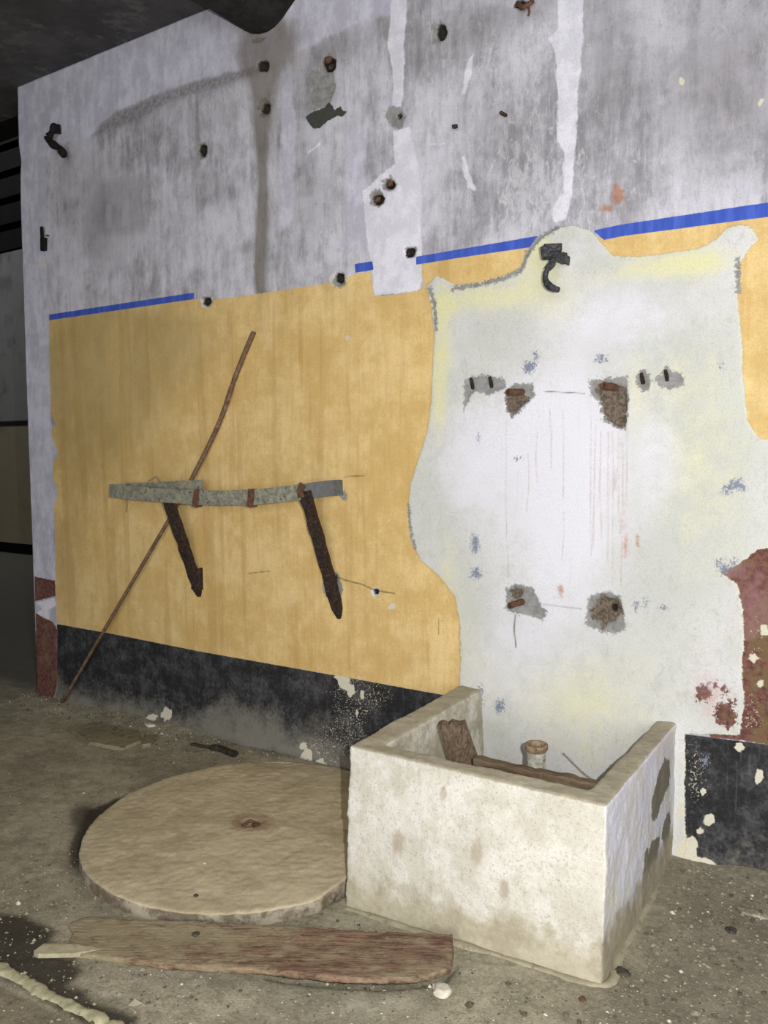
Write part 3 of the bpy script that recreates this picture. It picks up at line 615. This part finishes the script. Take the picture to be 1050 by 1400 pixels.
# ================================================================== STUBS, PINS, BOLTS
def stub(name, a, b, r, label, cat, mat=rust_m, group=None, hollow=True):
    """short pipe sticking out of the wall from a to b (pixel, offset)"""
    A_, B_ = Vector(wp(*a)), Vector(wp(*b)); t = (B_-A_).normalized()
    bm = bmesh.new(); bm_tube(bm, [A_, A_.lerp(B_, .5), B_, B_, B_-t*.02] if hollow else [A_, A_.lerp(B_, .4)+Vector((0, 0, .001)), B_], [r, r*.96, r, r*.62, r*.6] if hollow else [r, r*1.1, r*.9], 12)
    return tag(recentre(from_bm(name, bm, mat, smooth=False)), label, cat, group)
stub('pipe_stub', (716, 536, -.01), (695, 536, .075), .013, 'rusty brown pipe stub in the upper left cement patch of the white plaster', 'pipe stub')
stub('pipe_stub', (842, 530, -.01), (826, 527, .060), .014, 'rusty brown pipe stub in the tall dark cement patch of the white plaster', 'pipe stub')
stub('pipe_stub', (716, 822, -.01), (697, 828, .065), .013, 'rusty brown pipe stub in the lower left cement patch above the trough', 'pipe stub')
pins = [((645, 524), 'first from left above the cement smear'), ((671, 522), 'second from left'), ((878, 517), 'third from left, in an oval cement patch'), ((911, 513), 'farthest right, in a ragged cement patch')]
for (x, y), l_ in pins:
    bm = bmesh.new(); bm_bar(bm, [wp(x-1, y-6, .010), wp(x, y, .022), wp(x+1.5, y+7, .006)], .011, .012, up=(1, 0, 0), jit=.001)
    tag(recentre(from_bm('wall_pin', bm, iron_m)), 'small dark iron pin in the white plaster, '+l_, 'pin')
def bolt(x, y, off, r, label, cat='bolt', mat=iron_m, seed=1):
    bm = bmesh.new(); bm_tube(bm, [wp(x+2, y, -.01), wp(x, y, off)], r*.55, 8); bm_stone(bm, wp(x, y, off), r, (1, .8, 1), seed, 1)
    return tag(recentre(from_bm('wall_bolt', bm, mat)), label, cat)
bolt(622, 173, .03, .012, 'small rusty bolt head on the grey wall above the blue line')
bm = bmesh.new(); bm_tube(bm, [wp(692, 158, -.005), wp(690, 157, .02), wp(685, 154, .05)], .007, 8); tag(recentre(from_bm('wall_nail', bm, iron_m)), 'short dark nail sticking out of the grey upper wall', 'nail')
bolt(449, 82, .005, .022, 'rusty bolt in the brown-rimmed hole near the dark scar', mat=rust_m, seed=4)
bolt(452, 92, .002, .016, 'lower rusty bolt end in the hole above the dark scar', mat=iron_m, seed=9)
bolt(533, 251, -.005, .016, 'corroded bolt in the upper of the paired holes on the white strip', mat=rust_m, seed=5)
bolt(516, 273, -.005, .017, 'corroded bolt in the lower of the paired holes on the white strip', mat=rust_m, seed=6)
bolt(559, 346, -.006, .014, 'corroded bolt above the left end of the blue line', mat=iron_m, seed=7)
bolt(546, 158, .002, .007, 'tiny bolt in the round cement patch high on the wall', mat=iron_m, seed=8)
bm = bmesh.new(); bm_tube(bm, arc([wp(708, 4, .0), wp(714, 10, .03), wp(722, 6, .04), wp(728, 2, .02)], 4), .009, 7); bm_tube(bm, [wp(722, 6, .03), wp(724, 16, .02), wp(722, 22, .015)], .004, 6)
tag(recentre(from_bm('iron_cramp', bm, rust_m)), 'rusty bent iron cramp at the top edge of the grey wall', 'cramp')

# ================================================================== CONCRETE TROUGH
def basin_material():
    s = NT('whitewashed_concrete')
    z = s.sep()[2]; x = s.sep()[0]; y = s.sep()[1]; N = s.normal()
    fine = s.noise(50, 6, .75); med = s.noise(10, 5, .65); spk = s.noise(140, 4, .8)
    w = s.mix(s.ramp(med, .38, .64), srgb(202, 198, 184), srgb(222, 219, 210))
    w = s.mix(s.mul(s.ramp(s.noise(95, 6, .82, (1, 1, .8)), .54, .62), .55), w, srgb(176, 166, 140))
    w = s.mix(s.mul(s.ramp(spk, .58, .66), .8), w, srgb(150, 138, 112))
    w = s.mix(s.mul(s.ramp(s.noise(5, 5, .7), .56, .68), .35), w, srgb(178, 164, 134))
    cem = s.mix(s.ramp(s.add(s.mul(fine, .4), s.mul(med, .6)), .38, .64), srgb(168, 158, 134), srgb(192, 184, 160))
    cin = s.mix(s.ramp(s.add(s.mul(fine, .3), s.mul(med, .7)), .4, .62), srgb(176, 168, 148), srgb(222, 218, 204))
    # bare cement: rim, foot and inside faces
    zz = s.add(z, s.mul(s.math('SUBTRACT', fine, .5), .035))
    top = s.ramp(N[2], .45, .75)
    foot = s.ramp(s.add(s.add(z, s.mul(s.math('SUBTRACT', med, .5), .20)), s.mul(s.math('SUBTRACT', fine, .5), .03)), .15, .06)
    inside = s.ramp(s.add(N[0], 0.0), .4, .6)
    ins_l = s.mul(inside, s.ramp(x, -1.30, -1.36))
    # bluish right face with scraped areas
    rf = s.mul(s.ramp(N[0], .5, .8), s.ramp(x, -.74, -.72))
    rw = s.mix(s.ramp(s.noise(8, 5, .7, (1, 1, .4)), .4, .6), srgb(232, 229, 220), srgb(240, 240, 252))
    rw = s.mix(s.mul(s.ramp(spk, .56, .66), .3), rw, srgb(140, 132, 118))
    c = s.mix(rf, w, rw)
    gcol = s.mix(fine, srgb(120, 114, 100), srgb(152, 145, 130))
    for (px_, py_), ry, rz in (((908, 1068), .09, .055), ((898, 1095), .05, .05), ((882, 1200), .035, .075), ((893, 1168), .06, .045), ((912, 1135), .05, .045)):
        p = at_x(px_, py_, -.682); c = s.mix(s.mul(s.blob(p, (.1, ry*1.2, rz*1.25), s.noise(11, 5, .65), 1.6, .06), rf), c, gcol)
    foot2 = s.ramp(s.add(s.add(z, s.mul(s.math('SUBTRACT', s.noise(6, 5, .7), .5), .3)), 0.0), .14, .06)
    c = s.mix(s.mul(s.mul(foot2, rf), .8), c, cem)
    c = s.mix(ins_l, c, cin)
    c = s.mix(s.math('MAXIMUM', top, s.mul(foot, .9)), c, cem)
    for (px_, py_), r_ in (((652, 1165), .02), ((690, 1215), .015), ((600, 1090), .012), ((545, 1150), .02)):
        p = at_y(px_, py_, 2.14); c = s.mix(s.mul(s.blob(p, (r_, .2, r_*1.8), fine, 1.2, .4), .45), c, srgb(150, 126, 96))
    ht = s.add(s.mul(fine, .8), s.mul(spk, .8)); s.bump(ht, .7, .005)
    return s.done(c, .88)
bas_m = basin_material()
bs = empty('wash_trough', (-1.115, 2.55, 0), 'whitewashed concrete trough built against the wall beside the round slab', 'trough')
fl_b, fr_b, fl_t, fr_t = floor_pt(470, 1240), floor_pt(822, 1350), floor_pt(475, 1018, .5), floor_pt(829, 1101, .5)
HB = .5
bm = bmesh.new()
def wallbox(o0b, o1b, o0t, o1t, i0b, i1b, i0t, i1t):
    """solid from outer face (b/t) and inner face"""
    v = [bm.verts.new(Vector(p)) for p in (o0b, o1b, i1b, i0b, o0t, o1t, i1t, i0t)]
    for f_ in ((0, 1, 5, 4), (1, 2, 6, 5), (2, 3, 7, 6), (3, 0, 4, 7), (4, 5, 6, 7), (3, 2, 1, 0)): bm.faces.new([v[k_] for k_ in f_])
xl, xr, yw = -1.552, -.684, D+.01
z0 = -.03
# front wall
bm2 = bmesh.new()
def ring(z, out, inn):
    return [Vector((*p, z)) for p in out], [Vector((*p, z)) for p in inn]
ifr, ifl = floor_pt(806, 1078, .5), floor_pt(600, 1034, .5)
out_b = [(xl, yw), (fl_b[0], fl_b[1]), (fr_b[0], fr_b[1]), (xr, yw)]
out_t = [(xl, yw), (fl_t[0]+.008, fl_t[1]), (fr_t[0], fr_t[1]), (xr, yw)]
in_t = [(-1.455, yw), (-1.47, ifl[1]+.0), (ifr[0], ifr[1]), (-.752, yw)]
in_b = [(-1.43, yw), (-1.43, 2.30), (-.79, 2.31), (-.78, yw)]
vo_b = [bm2.verts.new((*p, z0)) for p in out_b]; vi_b = [bm2.verts.new((*p, z0)) for p in in_b]
zt_o = [.512, .5, .5, .505]; zt_i = [.508, .497, .497, .503]
vo_t = [bm2.verts.new((*p, z)) for p, z in zip(out_t, zt_o)]; vi_t = [bm2.verts.new((*p, z)) for p, z in zip(in_t, zt_i)]
for k in range(3):
    bm2.faces.new((vo_b[k], vo_b[k+1], vo_t[k+1], vo_t[k])); bm2.faces.new((vi_b[k+1], vi_b[k], vi_t[k], vi_t[k+1]))
    bm2.faces.new((vo_t[k], vo_t[k+1], vi_t[k+1], vi_t[k])); bm2.faces.new((vo_b[k+1], vo_b[k], vi_b[k], vi_b[k+1]))
bm2.faces.new((vo_b[0], vo_t[0], vi_t[0], vi_b[0])); bm2.faces.new((vo_t[3], vo_b[3], vi_b[3], vi_t[3]))
bm.free()
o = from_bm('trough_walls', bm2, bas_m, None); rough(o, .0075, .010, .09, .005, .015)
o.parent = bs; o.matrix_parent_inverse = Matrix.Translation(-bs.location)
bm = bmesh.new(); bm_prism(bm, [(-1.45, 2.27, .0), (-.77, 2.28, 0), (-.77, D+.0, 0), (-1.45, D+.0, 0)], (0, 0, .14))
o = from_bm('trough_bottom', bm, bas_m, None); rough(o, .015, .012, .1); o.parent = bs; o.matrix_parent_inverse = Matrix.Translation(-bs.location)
# mortar skirt at its foot
mort_m = rusty('grey_mortar', srgb(150, 143, 120), srgb(172, 164, 140), 12, srgb(136, 128, 106))
bm = bmesh.new(); foot = arc([(*fl_b[:2], -.006), ((fl_b[0]*2+fr_b[0])/3, (fl_b[1]*2+fr_b[1])/3-.006, -.004), ((fl_b[0]+fr_b[0]*2)/3, (fl_b[1]+fr_b[1]*2)/3-.006, -.004), (fr_b[0]-.004, fr_b[1]+.006, -.004), (fr_b[0]+.002, 2.3, -.004), (xr+.002, 2.6, -.004), (xr+.002, 2.93, -.004)], 8)
bm_tube(bm, foot, [.018+.006*mnoise.noise(Vector((k*.35, 2, 0))) for k in range(len(foot))], 10, flat=.8); o = from_bm('mortar_skirt', bm, mort_m, None); rough(o, .008, .010, .12)
o.parent = bs; o.matrix_parent_inverse = Matrix.Translation(-bs.location)

# drain pipe stub standing in the trough
PY = 2.62; pt = at_y(733.5, 1017, PY); pl = at_y(719, 1017, PY); rp = abs(pt[0]-pl[0])*1.02
dp = empty('drain_pipe', (pt[0], PY, .14), 'short upright grey drain pipe with flanged mouth standing inside the trough', 'pipe')
def lathe(prof, c, seg=32):
    bm = bmesh.new(); rings = []
    for r_, z in prof: rings.append([bm.verts.new((c[0]+r_*math.cos(2*math.pi*k/seg), c[1]+r_*math.sin(2*math.pi*k/seg), z)) for k in range(seg)])
    for i in range(len(rings)-1):
        for k in range(seg): bm.faces.new((rings[i][k], rings[i][(k+1) % seg], rings[i+1][(k+1) % seg], rings[i+1][k]))
    return bm
pipe_m = rusty('limescaled_pipe', srgb(150, 148, 132), srgb(196, 194, 180), 40, srgb(120, 108, 88))
mouth_m = rusty('rust_stained_mouth', srgb(134, 108, 84), srgb(166, 146, 118), 50, srgb(96, 74, 58))
zt_p = pt[2]
from_bm('pipe_barrel', lathe([(rp*.80, .135), (rp*.80, zt_p-.022), (rp*.72, zt_p-.022), (rp*.66, zt_p-.03), (rp*.66, .137)], (pt[0], PY)), pipe_m, dp, True)
from_bm('flange', lathe([(rp*.80, zt_p-.026), (rp*.97, zt_p-.018), (rp, zt_p-.006), (rp*.96, zt_p), (rp*.74, zt_p-.001), (rp*.70, zt_p-.012), (rp*.70, zt_p-.034), (rp*.80, zt_p-.03)], (pt[0], PY)), mouth_m, dp, True)

# boards in the trough
def wood(name, a, b, c, ax=0, sc=1.0):
    s = NT(name); st = [14, 14, 14]; st[ax] = 1.2
    g = s.noise(4*sc, 6, .75, tuple(st), .3); n = s.noise(14, 5, .7)
    col = s.mix(s.ramp(g, .36, .62), a, b); col = s.mix(s.ramp(n, .48, .64), col, c)
    s.bump(s.add(g, s.mul(s.noise(120, 4, .7), .3)), .5, .004); return s.done(col, .9)
oldwood = wood('dark_rotten_wood', srgb(78, 64, 50), srgb(116, 98, 78), srgb(108, 96, 76))
oldwood2 = wood('dark_rotten_wood_upright', srgb(78, 64, 52), srgb(124, 106, 88), srgb(98, 84, 68), 2, 2.0)
a, b = Vector(at_y(650, 1042, 2.335)), Vector(at_y(817, 1077, 2.325))
bm = bmesh.new(); n = 20; bm_bar(bm, [a.lerp(b, k/n)+Vector((0, 0, .002*math.sin(k*1.7))) for k in range(n+1)], .036, .03, jit=.002)
tag(recentre(from_bm('wooden_board', bm, oldwood)), 'dark rotten board wedged along the inner front edge of the trough', 'board')
Y0 = 2.50
bm = bmesh.new(); top = [(598, 993), (604, 990), (612, 993), (617, 989), (626, 992), (634, 990)]
P = [at_y(x, y, Y0) for x, y in top] + [at_y(652, 1042, Y0-.05), at_y(666, 1085, Y0-.10), at_y(630, 1085, Y0-.10), at_y(613, 1035, Y0-.05)]
bm_prism(bm, P, (-.006, .022, .01)); tag(recentre(from_bm('wooden_board', bm, oldwood2)), 'short broken board standing upright at the left end of the trough', 'board')

# ================================================================== ROUND SLAB
def disc_material():
    s = NT('dusty_round_concrete')
    big = s.noise(3, 5, .6); med = s.noise(12, 6, .7); fine = s.noise(70, 6, .75)
    N = s.normal()
    c = s.mix(s.ramp(s.add(s.mul(big, .5), s.mul(med, .5)), .38, .62), srgb(177, 164, 134), srgb(203, 189, 158))
    c = s.mix(s.mul(s.ramp(fine, .54, .7), .4), c, srgb(206, 195, 166)); c = s.mix(s.mul(s.ramp(s.noise(100, 4, .8), .56, .68), .4), c, srgb(128, 114, 90))
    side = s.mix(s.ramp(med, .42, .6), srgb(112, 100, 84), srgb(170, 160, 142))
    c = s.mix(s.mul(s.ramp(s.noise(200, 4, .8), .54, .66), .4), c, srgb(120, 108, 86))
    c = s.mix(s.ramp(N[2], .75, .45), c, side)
    c = s.mix(s.mul(s.blob((0, 0, 0), (.085, .075, .3), fine, 1.6, .35), .55), c, srgb(126, 92, 72))
    s.bump(s.add(fine, med), .6, .004); return s.done(c, .92)
TZ = .045
ds = empty('round_slab', (DC[0], DC[1], 0), 'round dusty concrete slab with rusty centre socket lying flat on the floor', 'slab')
bm = bmesh.new(); seg = 120; ring_t = []; ring_b = []; XC = -1.567-DC[0]
for k in range(seg):
    a_ = 2*math.pi*k/seg; r_ = DR*(1+.006*mnoise.noise(Vector((math.cos(a_)*4, math.sin(a_)*4, 1)))+.004*mnoise.noise(Vector((math.cos(a_)*14, math.sin(a_)*14, 1))))
    X_, Y_ = min(r_*math.cos(a_), XC), min(r_*math.sin(a_), D-.03-DC[1])
    ring_t.append((X_, Y_)); ring_b.append((X_, Y_))
vt = [bm.verts.new((x, y, TZ)) for x, y in ring_t]; vb = [bm.verts.new((x, y, -.03)) for x, y in ring_b]
hr = .042; hs = 24
ht_ = [bm.verts.new((hr*math.cos(2*math.pi*k/hs), hr*.85*math.sin(2*math.pi*k/hs), TZ)) for k in range(hs)]
hb_ = [bm.verts.new((hr*.8*math.cos(2*math.pi*k/hs), hr*.7*math.sin(2*math.pi*k/hs), TZ-.022)) for k in range(hs)]
for k in range(seg): bm.faces.new((vb[k], vb[(k+1) % seg], vt[(k+1) % seg], vt[k]))
for k in range(hs): bm.faces.new((ht_[k], ht_[(k+1) % hs], hb_[(k+1) % hs], hb_[k]))
for k in range(seg):
    h0, h1 = ht_[(k*hs)//seg], ht_[(((k+1) % seg)*hs)//seg]
    bm.faces.new((vt[k], vt[(k+1) % seg], h1, h0)) if h0 is not h1 else bm.faces.new((vt[k], vt[(k+1) % seg], h0))
bm.faces.new(hb_); bm.faces.new(vb[::-1])
bmesh.ops.recalc_face_normals(bm, faces=bm.faces); me = bpy.data.meshes.new('slab_body'); bm.to_mesh(me); bm.free()
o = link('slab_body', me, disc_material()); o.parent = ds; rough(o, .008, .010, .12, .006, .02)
bm = bmesh.new(); P = [(.030*math.cos(t_*.3), .025*math.sin(t_*.3), TZ-.012+.004*math.sin(t_)) for t_ in range(15)]; bm_tube(bm, P, .006, 6)
bm_stone(bm, (.012, .012, TZ-.014), .018, seed=5, sub=2)
me = bpy.data.meshes.new('socket_iron'); bm.to_mesh(me); bm.free(); o = link('socket_iron', me, rust_m); o.parent = ds; tag(o, 'rusty iron remains in the centre socket')

# ================================================================== PLANK ON THE FLOOR
plk_m = NT('weathered_plank')
def plank_material():
    s = plk_m; d = (floor_pt(620, 1300)-floor_pt(80, 1270)); an = math.atan2(d[1], d[0])
    mp = s.n.new('ShaderNodeMapping'); mp.vector_type = 'POINT'; mp.inputs['Rotation'].default_value = (0, 0, -an); s.l.new(s.P, mp.inputs['Vector']); s.P = mp.outputs[0]
    g = s.noise(9, 7, .75, (1.1, 13, 5), .4); n = s.noise(16, 6, .75, (.5, 1, 1)); m = s.noise(5, 4, .6)
    c = s.mix(s.ramp(g, .38, .6), srgb(100, 72, 62), srgb(156, 128, 104))
    px_ = s.n.new('ShaderNodeSeparateXYZ'); s.l.new(s.tc.outputs['Object'], px_.inputs[0])
    c = s.mix(s.ramp(s.add(s.add(s.mul(n, .7), s.mul(m, .3)), s.ramp(px_.outputs[0], -1.2, -2.3, 0.0, .14)), .46, .62), c, srgb(170, 156, 126))
    c = s.mix(s.mul(s.ramp(s.noise(40, 5, .8, (.4, 1.5, 1)), .55, .66), .65), c, srgb(88, 68, 58))
    s.bump(s.add(s.mul(g, 1.5), n), 1.0, .008); return s.done(c, .9)
plank_material()
pk = empty('wooden_plank', floor_pt(340, 1300), 'long weathered brown plank on the floor in front of the round slab', 'plank')
ZP = .034
px_top = [(118, 1252), (180, 1256), (260, 1257), (340, 1262), (430, 1266), (520, 1273), (619, 1277)]
px_bot = [(620, 1300), (617, 1322), (595, 1330), (560, 1336), (520, 1337), (470, 1335), (420, 1330), (370, 1325), (310, 1322), (250, 1319), (190, 1313), (130, 1306), (96, 1302), (92, 1290), (100, 1275), (92, 1262)]
zl = lambda x: .010+.044*min(1, max(0, (x-80)/400))
bm = bmesh.new(); out_ = px_top+px_bot
tv = [bm.verts.new(Vector(floor_pt(x, y, zl(x)))) for x, y in out_]; bv_ = [bm.verts.new(v.co-Vector((0, 0, .022))) for v in tv]
for k in range(len(tv)): bm.faces.new((tv[k], tv[(k+1) % len(tv)], bv_[(k+1) % len(tv)], bv_[k]))
bm.faces.new(tv[::-1]); bm.faces.new(bv_)
bmesh.ops.recalc_face_normals(bm, faces=bm.faces); bm.normal_update()
me = bpy.data.meshes.new('plank_board'); bm.to_mesh(me); bm.free(); o = link('plank_board', me, plk_m.m); rough(o, .006, .007, .05, .004, .012)
o.parent = pk; o.matrix_parent_inverse = Matrix.Translation(-pk.location)
bm = bmesh.new(); P = [floor_pt(x, y, .018) for x, y in [(46, 1300), (60, 1290), (105, 1291), (140, 1297), (100, 1303), (52, 1304)]]; bm_prism(bm, P, (0, 0, -.014))
o = from_bm('splinter', bm, rusty('pale_split_wood', srgb(160, 150, 122), srgb(184, 176, 148), 30), None); o.parent = pk; o.matrix_parent_inverse = Matrix.Translation(-pk.location)

# mortar kerb line at the bottom left
bm = bmesh.new(); P = arc([floor_pt(x, y, .0) for x, y in [(-60, 1300), (-20, 1314), (12, 1331), (40, 1346), (66, 1361), (95, 1376), (130, 1391), (165, 1408), (210, 1432)]], 6)
bm_tube(bm, P, [.020+.010*mnoise.noise(Vector((k*.45, 5, 0))) for k in range(len(P))], 10, flat=.45); o = from_bm('mortar_strip', bm, rusty('pale_mortar', srgb(156, 151, 120), srgb(182, 176, 146), 30), None); rough(o, .006, .010, .03)
tag(o, 'pale curved mortar strip along the floor in the lower left corner', 'mortar strip')

# ================================================================== FLOOR DEBRIS
stone_m = rusty('grey_rubble', srgb(128, 120, 100), srgb(168, 160, 140), 30, srgb(196, 190, 174))
plaster_m = rusty('white_plaster_lump', srgb(186, 178, 158), srgb(214, 208, 192), 40)
dark_stone = rusty('dark_rubble', srgb(58, 54, 48), srgb(86, 80, 70), 40)
def stone(x, y, r, label, mat=stone_m, sq=(1, 1, .55), z=.0, name='rubble_stone', cat='stone', group=None, sub=3):
    c = floor_pt(x, y, z+r*.3); bm = bmesh.new(); bm_stone(bm, (c[0], c[1], z+r*sq[2]*.45), r, sq, int(x+y), sub)
    return tag(recentre(from_bm(name, bm, mat)), label, cat, group)
stone(604, 1353, .026, 'white crumbled plaster lump just below the right end of the floor plank', plaster_m, name='plaster_lump', cat='plaster lump')
stone(597, 1349, .014, 'smaller white plaster lump touching the lump below the plank end', plaster_m, name='plaster_lump', cat='plaster lump', sub=2)
stone(796, 1366, .010, 'small brown stone in front of the trough corner', rust_m)
stone(850, 1328, .020, 'dark flat stone on the floor beside the right front corner of the trough', dark_stone, (1.3, 1, .4))
stone(1028, 1247, .032, 'pale flat rubble stone near the right edge under the black dado', stone_m, (1.4, .9, .35))
stone(1000, 1272, .018, 'dark small rubble stone in the gravel right of the trough', dark_stone)
stone(985, 1217, .014, 'dark pebble near the wall foot right of the trough', dark_stone)
stone(229, 985, .030, 'pale plaster lump fallen against the black dado left of the bracket struts', plaster_m, (1, .7, .8), .03, 'plaster_lump', 'plaster lump')
stone(205, 990, .024, 'flattened pale plaster lump at the dado foot, left of the larger one', plaster_m, (1.4, .8, .4), .03, 'plaster_lump', 'plaster lump')
stone(268, 1277, .012, 'small dark crumb on the left part of the floor plank', dark_stone, (1, 1, .6), .03, sub=2)
stone(498, 1290, .010, 'tiny pale chip on the middle of the floor plank', plaster_m, (1, 1, .6), .035, sub=2)
stone(535, 1282, .008, 'tiny pale chip on the right half of the floor plank', plaster_m, (1, 1, .6), .035, sub=2)
stone(280, 1180, .006, 'tiny white chip on the round slab', plaster_m, (1, 1, .6), .045, sub=2)
stone(268, 1224, .008, 'dark crumb near the front edge of the round slab', dark_stone, (1, 1, .6), .045, sub=2)
def slabfrag(px, z, th, label, mat):
    bm = bmesh.new(); bm_prism(bm, [floor_pt(x, y, z) for x, y in px], (0, 0, -th)); return tag(recentre(bevel(from_bm('concrete_fragment', bm, mat), .004)), label, 'concrete fragment')
frag_m = rusty('flat_concrete', srgb(122, 114, 92), srgb(150, 142, 116), 12, srgb(104, 98, 80))
slabfrag([(92, 994), (130, 987), (190, 998), (193, 1012), (168, 1022), (120, 1014)], .022, .04, 'large flat broken concrete fragment on the floor by the dado foot', frag_m)
slabfrag([(197, 1003), (217, 1006), (206, 1016), (194, 1018)], .025, .04, 'small triangular flat fragment right of the large broken one', frag_m)
bm = bmesh.new(); P = arc([floor_pt(x, y, .050) for x, y in [(262, 1017), (282, 1021), (300, 1023), (313, 1028), (322, 1031)]], 4)
bm_tube(bm, P, [.010]*6+[.020]*11, 7, flat=.8); tag(recentre(from_bm('charred_stick', bm, rusty('charred_wood', srgb(40, 36, 32), srgb(74, 64, 54), 40))), 'dark charred stick on the floor by the wall behind the round slab', 'stick')

# loose gravel and crumbs nobody could count
def height(X_, Y_):
    i = min(max(np.searchsorted(fx, X_)-1, 0), len(fx)-2); j = min(max(np.searchsorted(fy, Y_)-1, 0), len(fy)-2); return FZ[j, i]
vs = []; fs = []
ico = [(0, 0, 1), (.9, 0, .2), (.3, .85, .25), (-.7, .5, .2), (-.7, -.5, .25), (.3, -.85, .2), (0, 0, -.6)]
icf = [(0, 1, 2), (0, 2, 3), (0, 3, 4), (0, 4, 5), (0, 5, 1), (6, 2, 1), (6, 3, 2), (6, 4, 3), (6, 5, 4), (6, 1, 5)]
cnt = 0
while cnt < 9000:
    u = rng.random()
    if u < .35: X_, Y_ = rng.uniform(-.72, .5), rng.uniform(1.9, 2.93)
    elif u < .75: X_, Y_ = rng.uniform(-2.6, .1), rng.uniform(1.15, 2.2)
    elif u < .9: X_, Y_ = rng.uniform(-4.5, -1.6), D-abs(rng.normal(0, .12))-.03
    else: X_, Y_ = rng.uniform(-4.8, .3), rng.uniform(.9, 2.93)
    if -1.60 < X_ < -.64 and Y_ > 2.03: continue
    dd = math.hypot(X_-DC[0], Y_-DC[1])
    if dd < DR+.01: continue
    r_ = min(.0016+rng.exponential(.0018), .010)*(1 if rng.random() < .97 else 1.8)
    a_ = rng.uniform(0, 6.28); ca, sa = math.cos(a_), math.sin(a_); sx, sy, sz = rng.uniform(.7, 1.4, 3)*r_; z_ = height(X_, Y_); b0 = len(vs)
    for q in ico:
        jx, jy, jz = rng.uniform(.75, 1.2, 3); x1, y1, z1 = q[0]*sx*jx, q[1]*sy*jy, q[2]*sz*jz*.8
        vs.append((X_+x1*ca-y1*sa, Y_+x1*sa+y1*ca, z_+z1+r_*.2))
    fs += [tuple(b0+k for k in t) for t in icf]; cnt += 1
me = bpy.data.meshes.new('gravel'); me.from_pydata(vs, [], fs); me.update()
gs = NT('mixed_gravel'); gv = gs.n.new('ShaderNodeNewGeometry').outputs['Random Per Island']
gc = gs.mix(gs.ramp(gv, .2, .5), srgb(92, 84, 68), srgb(150, 142, 120)); gc = gs.mix(gs.ramp(gv, .88, .95), gc, srgb(206, 202, 188)); gs.done(gc, .9)
tag(link('gravel', me, gs.m), 'loose grit and crumbs scattered over the dusty floor', 'gravel', kind='stuff')

# ================================================================== CAMERA AND LIGHT
cam = bpy.data.cameras.new('camera'); co_ = bpy.data.objects.new('camera', cam); COL.objects.link(co_)
cam.sensor_fit = 'VERTICAL'; cam.sensor_height = 36; cam.lens = F*36/1400; cam.clip_end = 100
M = Matrix([list(R[i])+[(0, 0, H)[i]] for i in range(3)]+[[0, 0, 0, 1]]); co_.matrix_world = M
bpy.context.scene.camera = co_
def light(name, kind, loc, power, size=.02, color=(1, 1, 1), aim=None, size_y=None):
    l = bpy.data.lights.new(name, kind); l.energy = power; l.color = color
    if kind == 'POINT': l.shadow_soft_size = size
    else:
        l.shape = 'RECTANGLE'; l.size = size; l.size_y = size_y or size
    o = bpy.data.objects.new(name, l); COL.objects.link(o); o.location = loc
    if aim is not None: o.rotation_euler = (Vector(aim)-Vector(loc)).to_track_quat('-Z', 'Y').to_euler()
    return o
right, upv = R[:, 0], R[:, 1]
light('camera_flash', 'POINT', Vector(np.array([0, 0, H])+right*.13+upv*.06), 215, .012, (1, .995, .985))
light('camera_side_fill', 'AREA', (.9, -2.8, 1.8), 160, 4.2, (1, .99, .985), aim=(-1.6, 3, 1.0), size_y=2.6)  # unseen soft fill added behind the camera to even out the flash falloff
light('hall_fill', 'AREA', (-12, 4.6, 8.2), 130, 3.0, (.95, .97, 1), aim=(-11.5, 6.4, 0))  # unseen fill added high in the hall to brighten the far wall
w = bpy.data.worlds.new('dim_room'); w.use_nodes = True; w.node_tree.nodes['Background'].inputs[0].default_value = (.9, .92, 1, 1); w.node_tree.nodes['Background'].inputs[1].default_value = .03
bpy.context.scene.world = w
vs_ = bpy.context.scene.view_settings; vs_.view_transform = 'Standard'; vs_.look = 'None'; vs_.gamma = 1; vs_.use_curve_mapping = False; vs_.exposure = 0.22
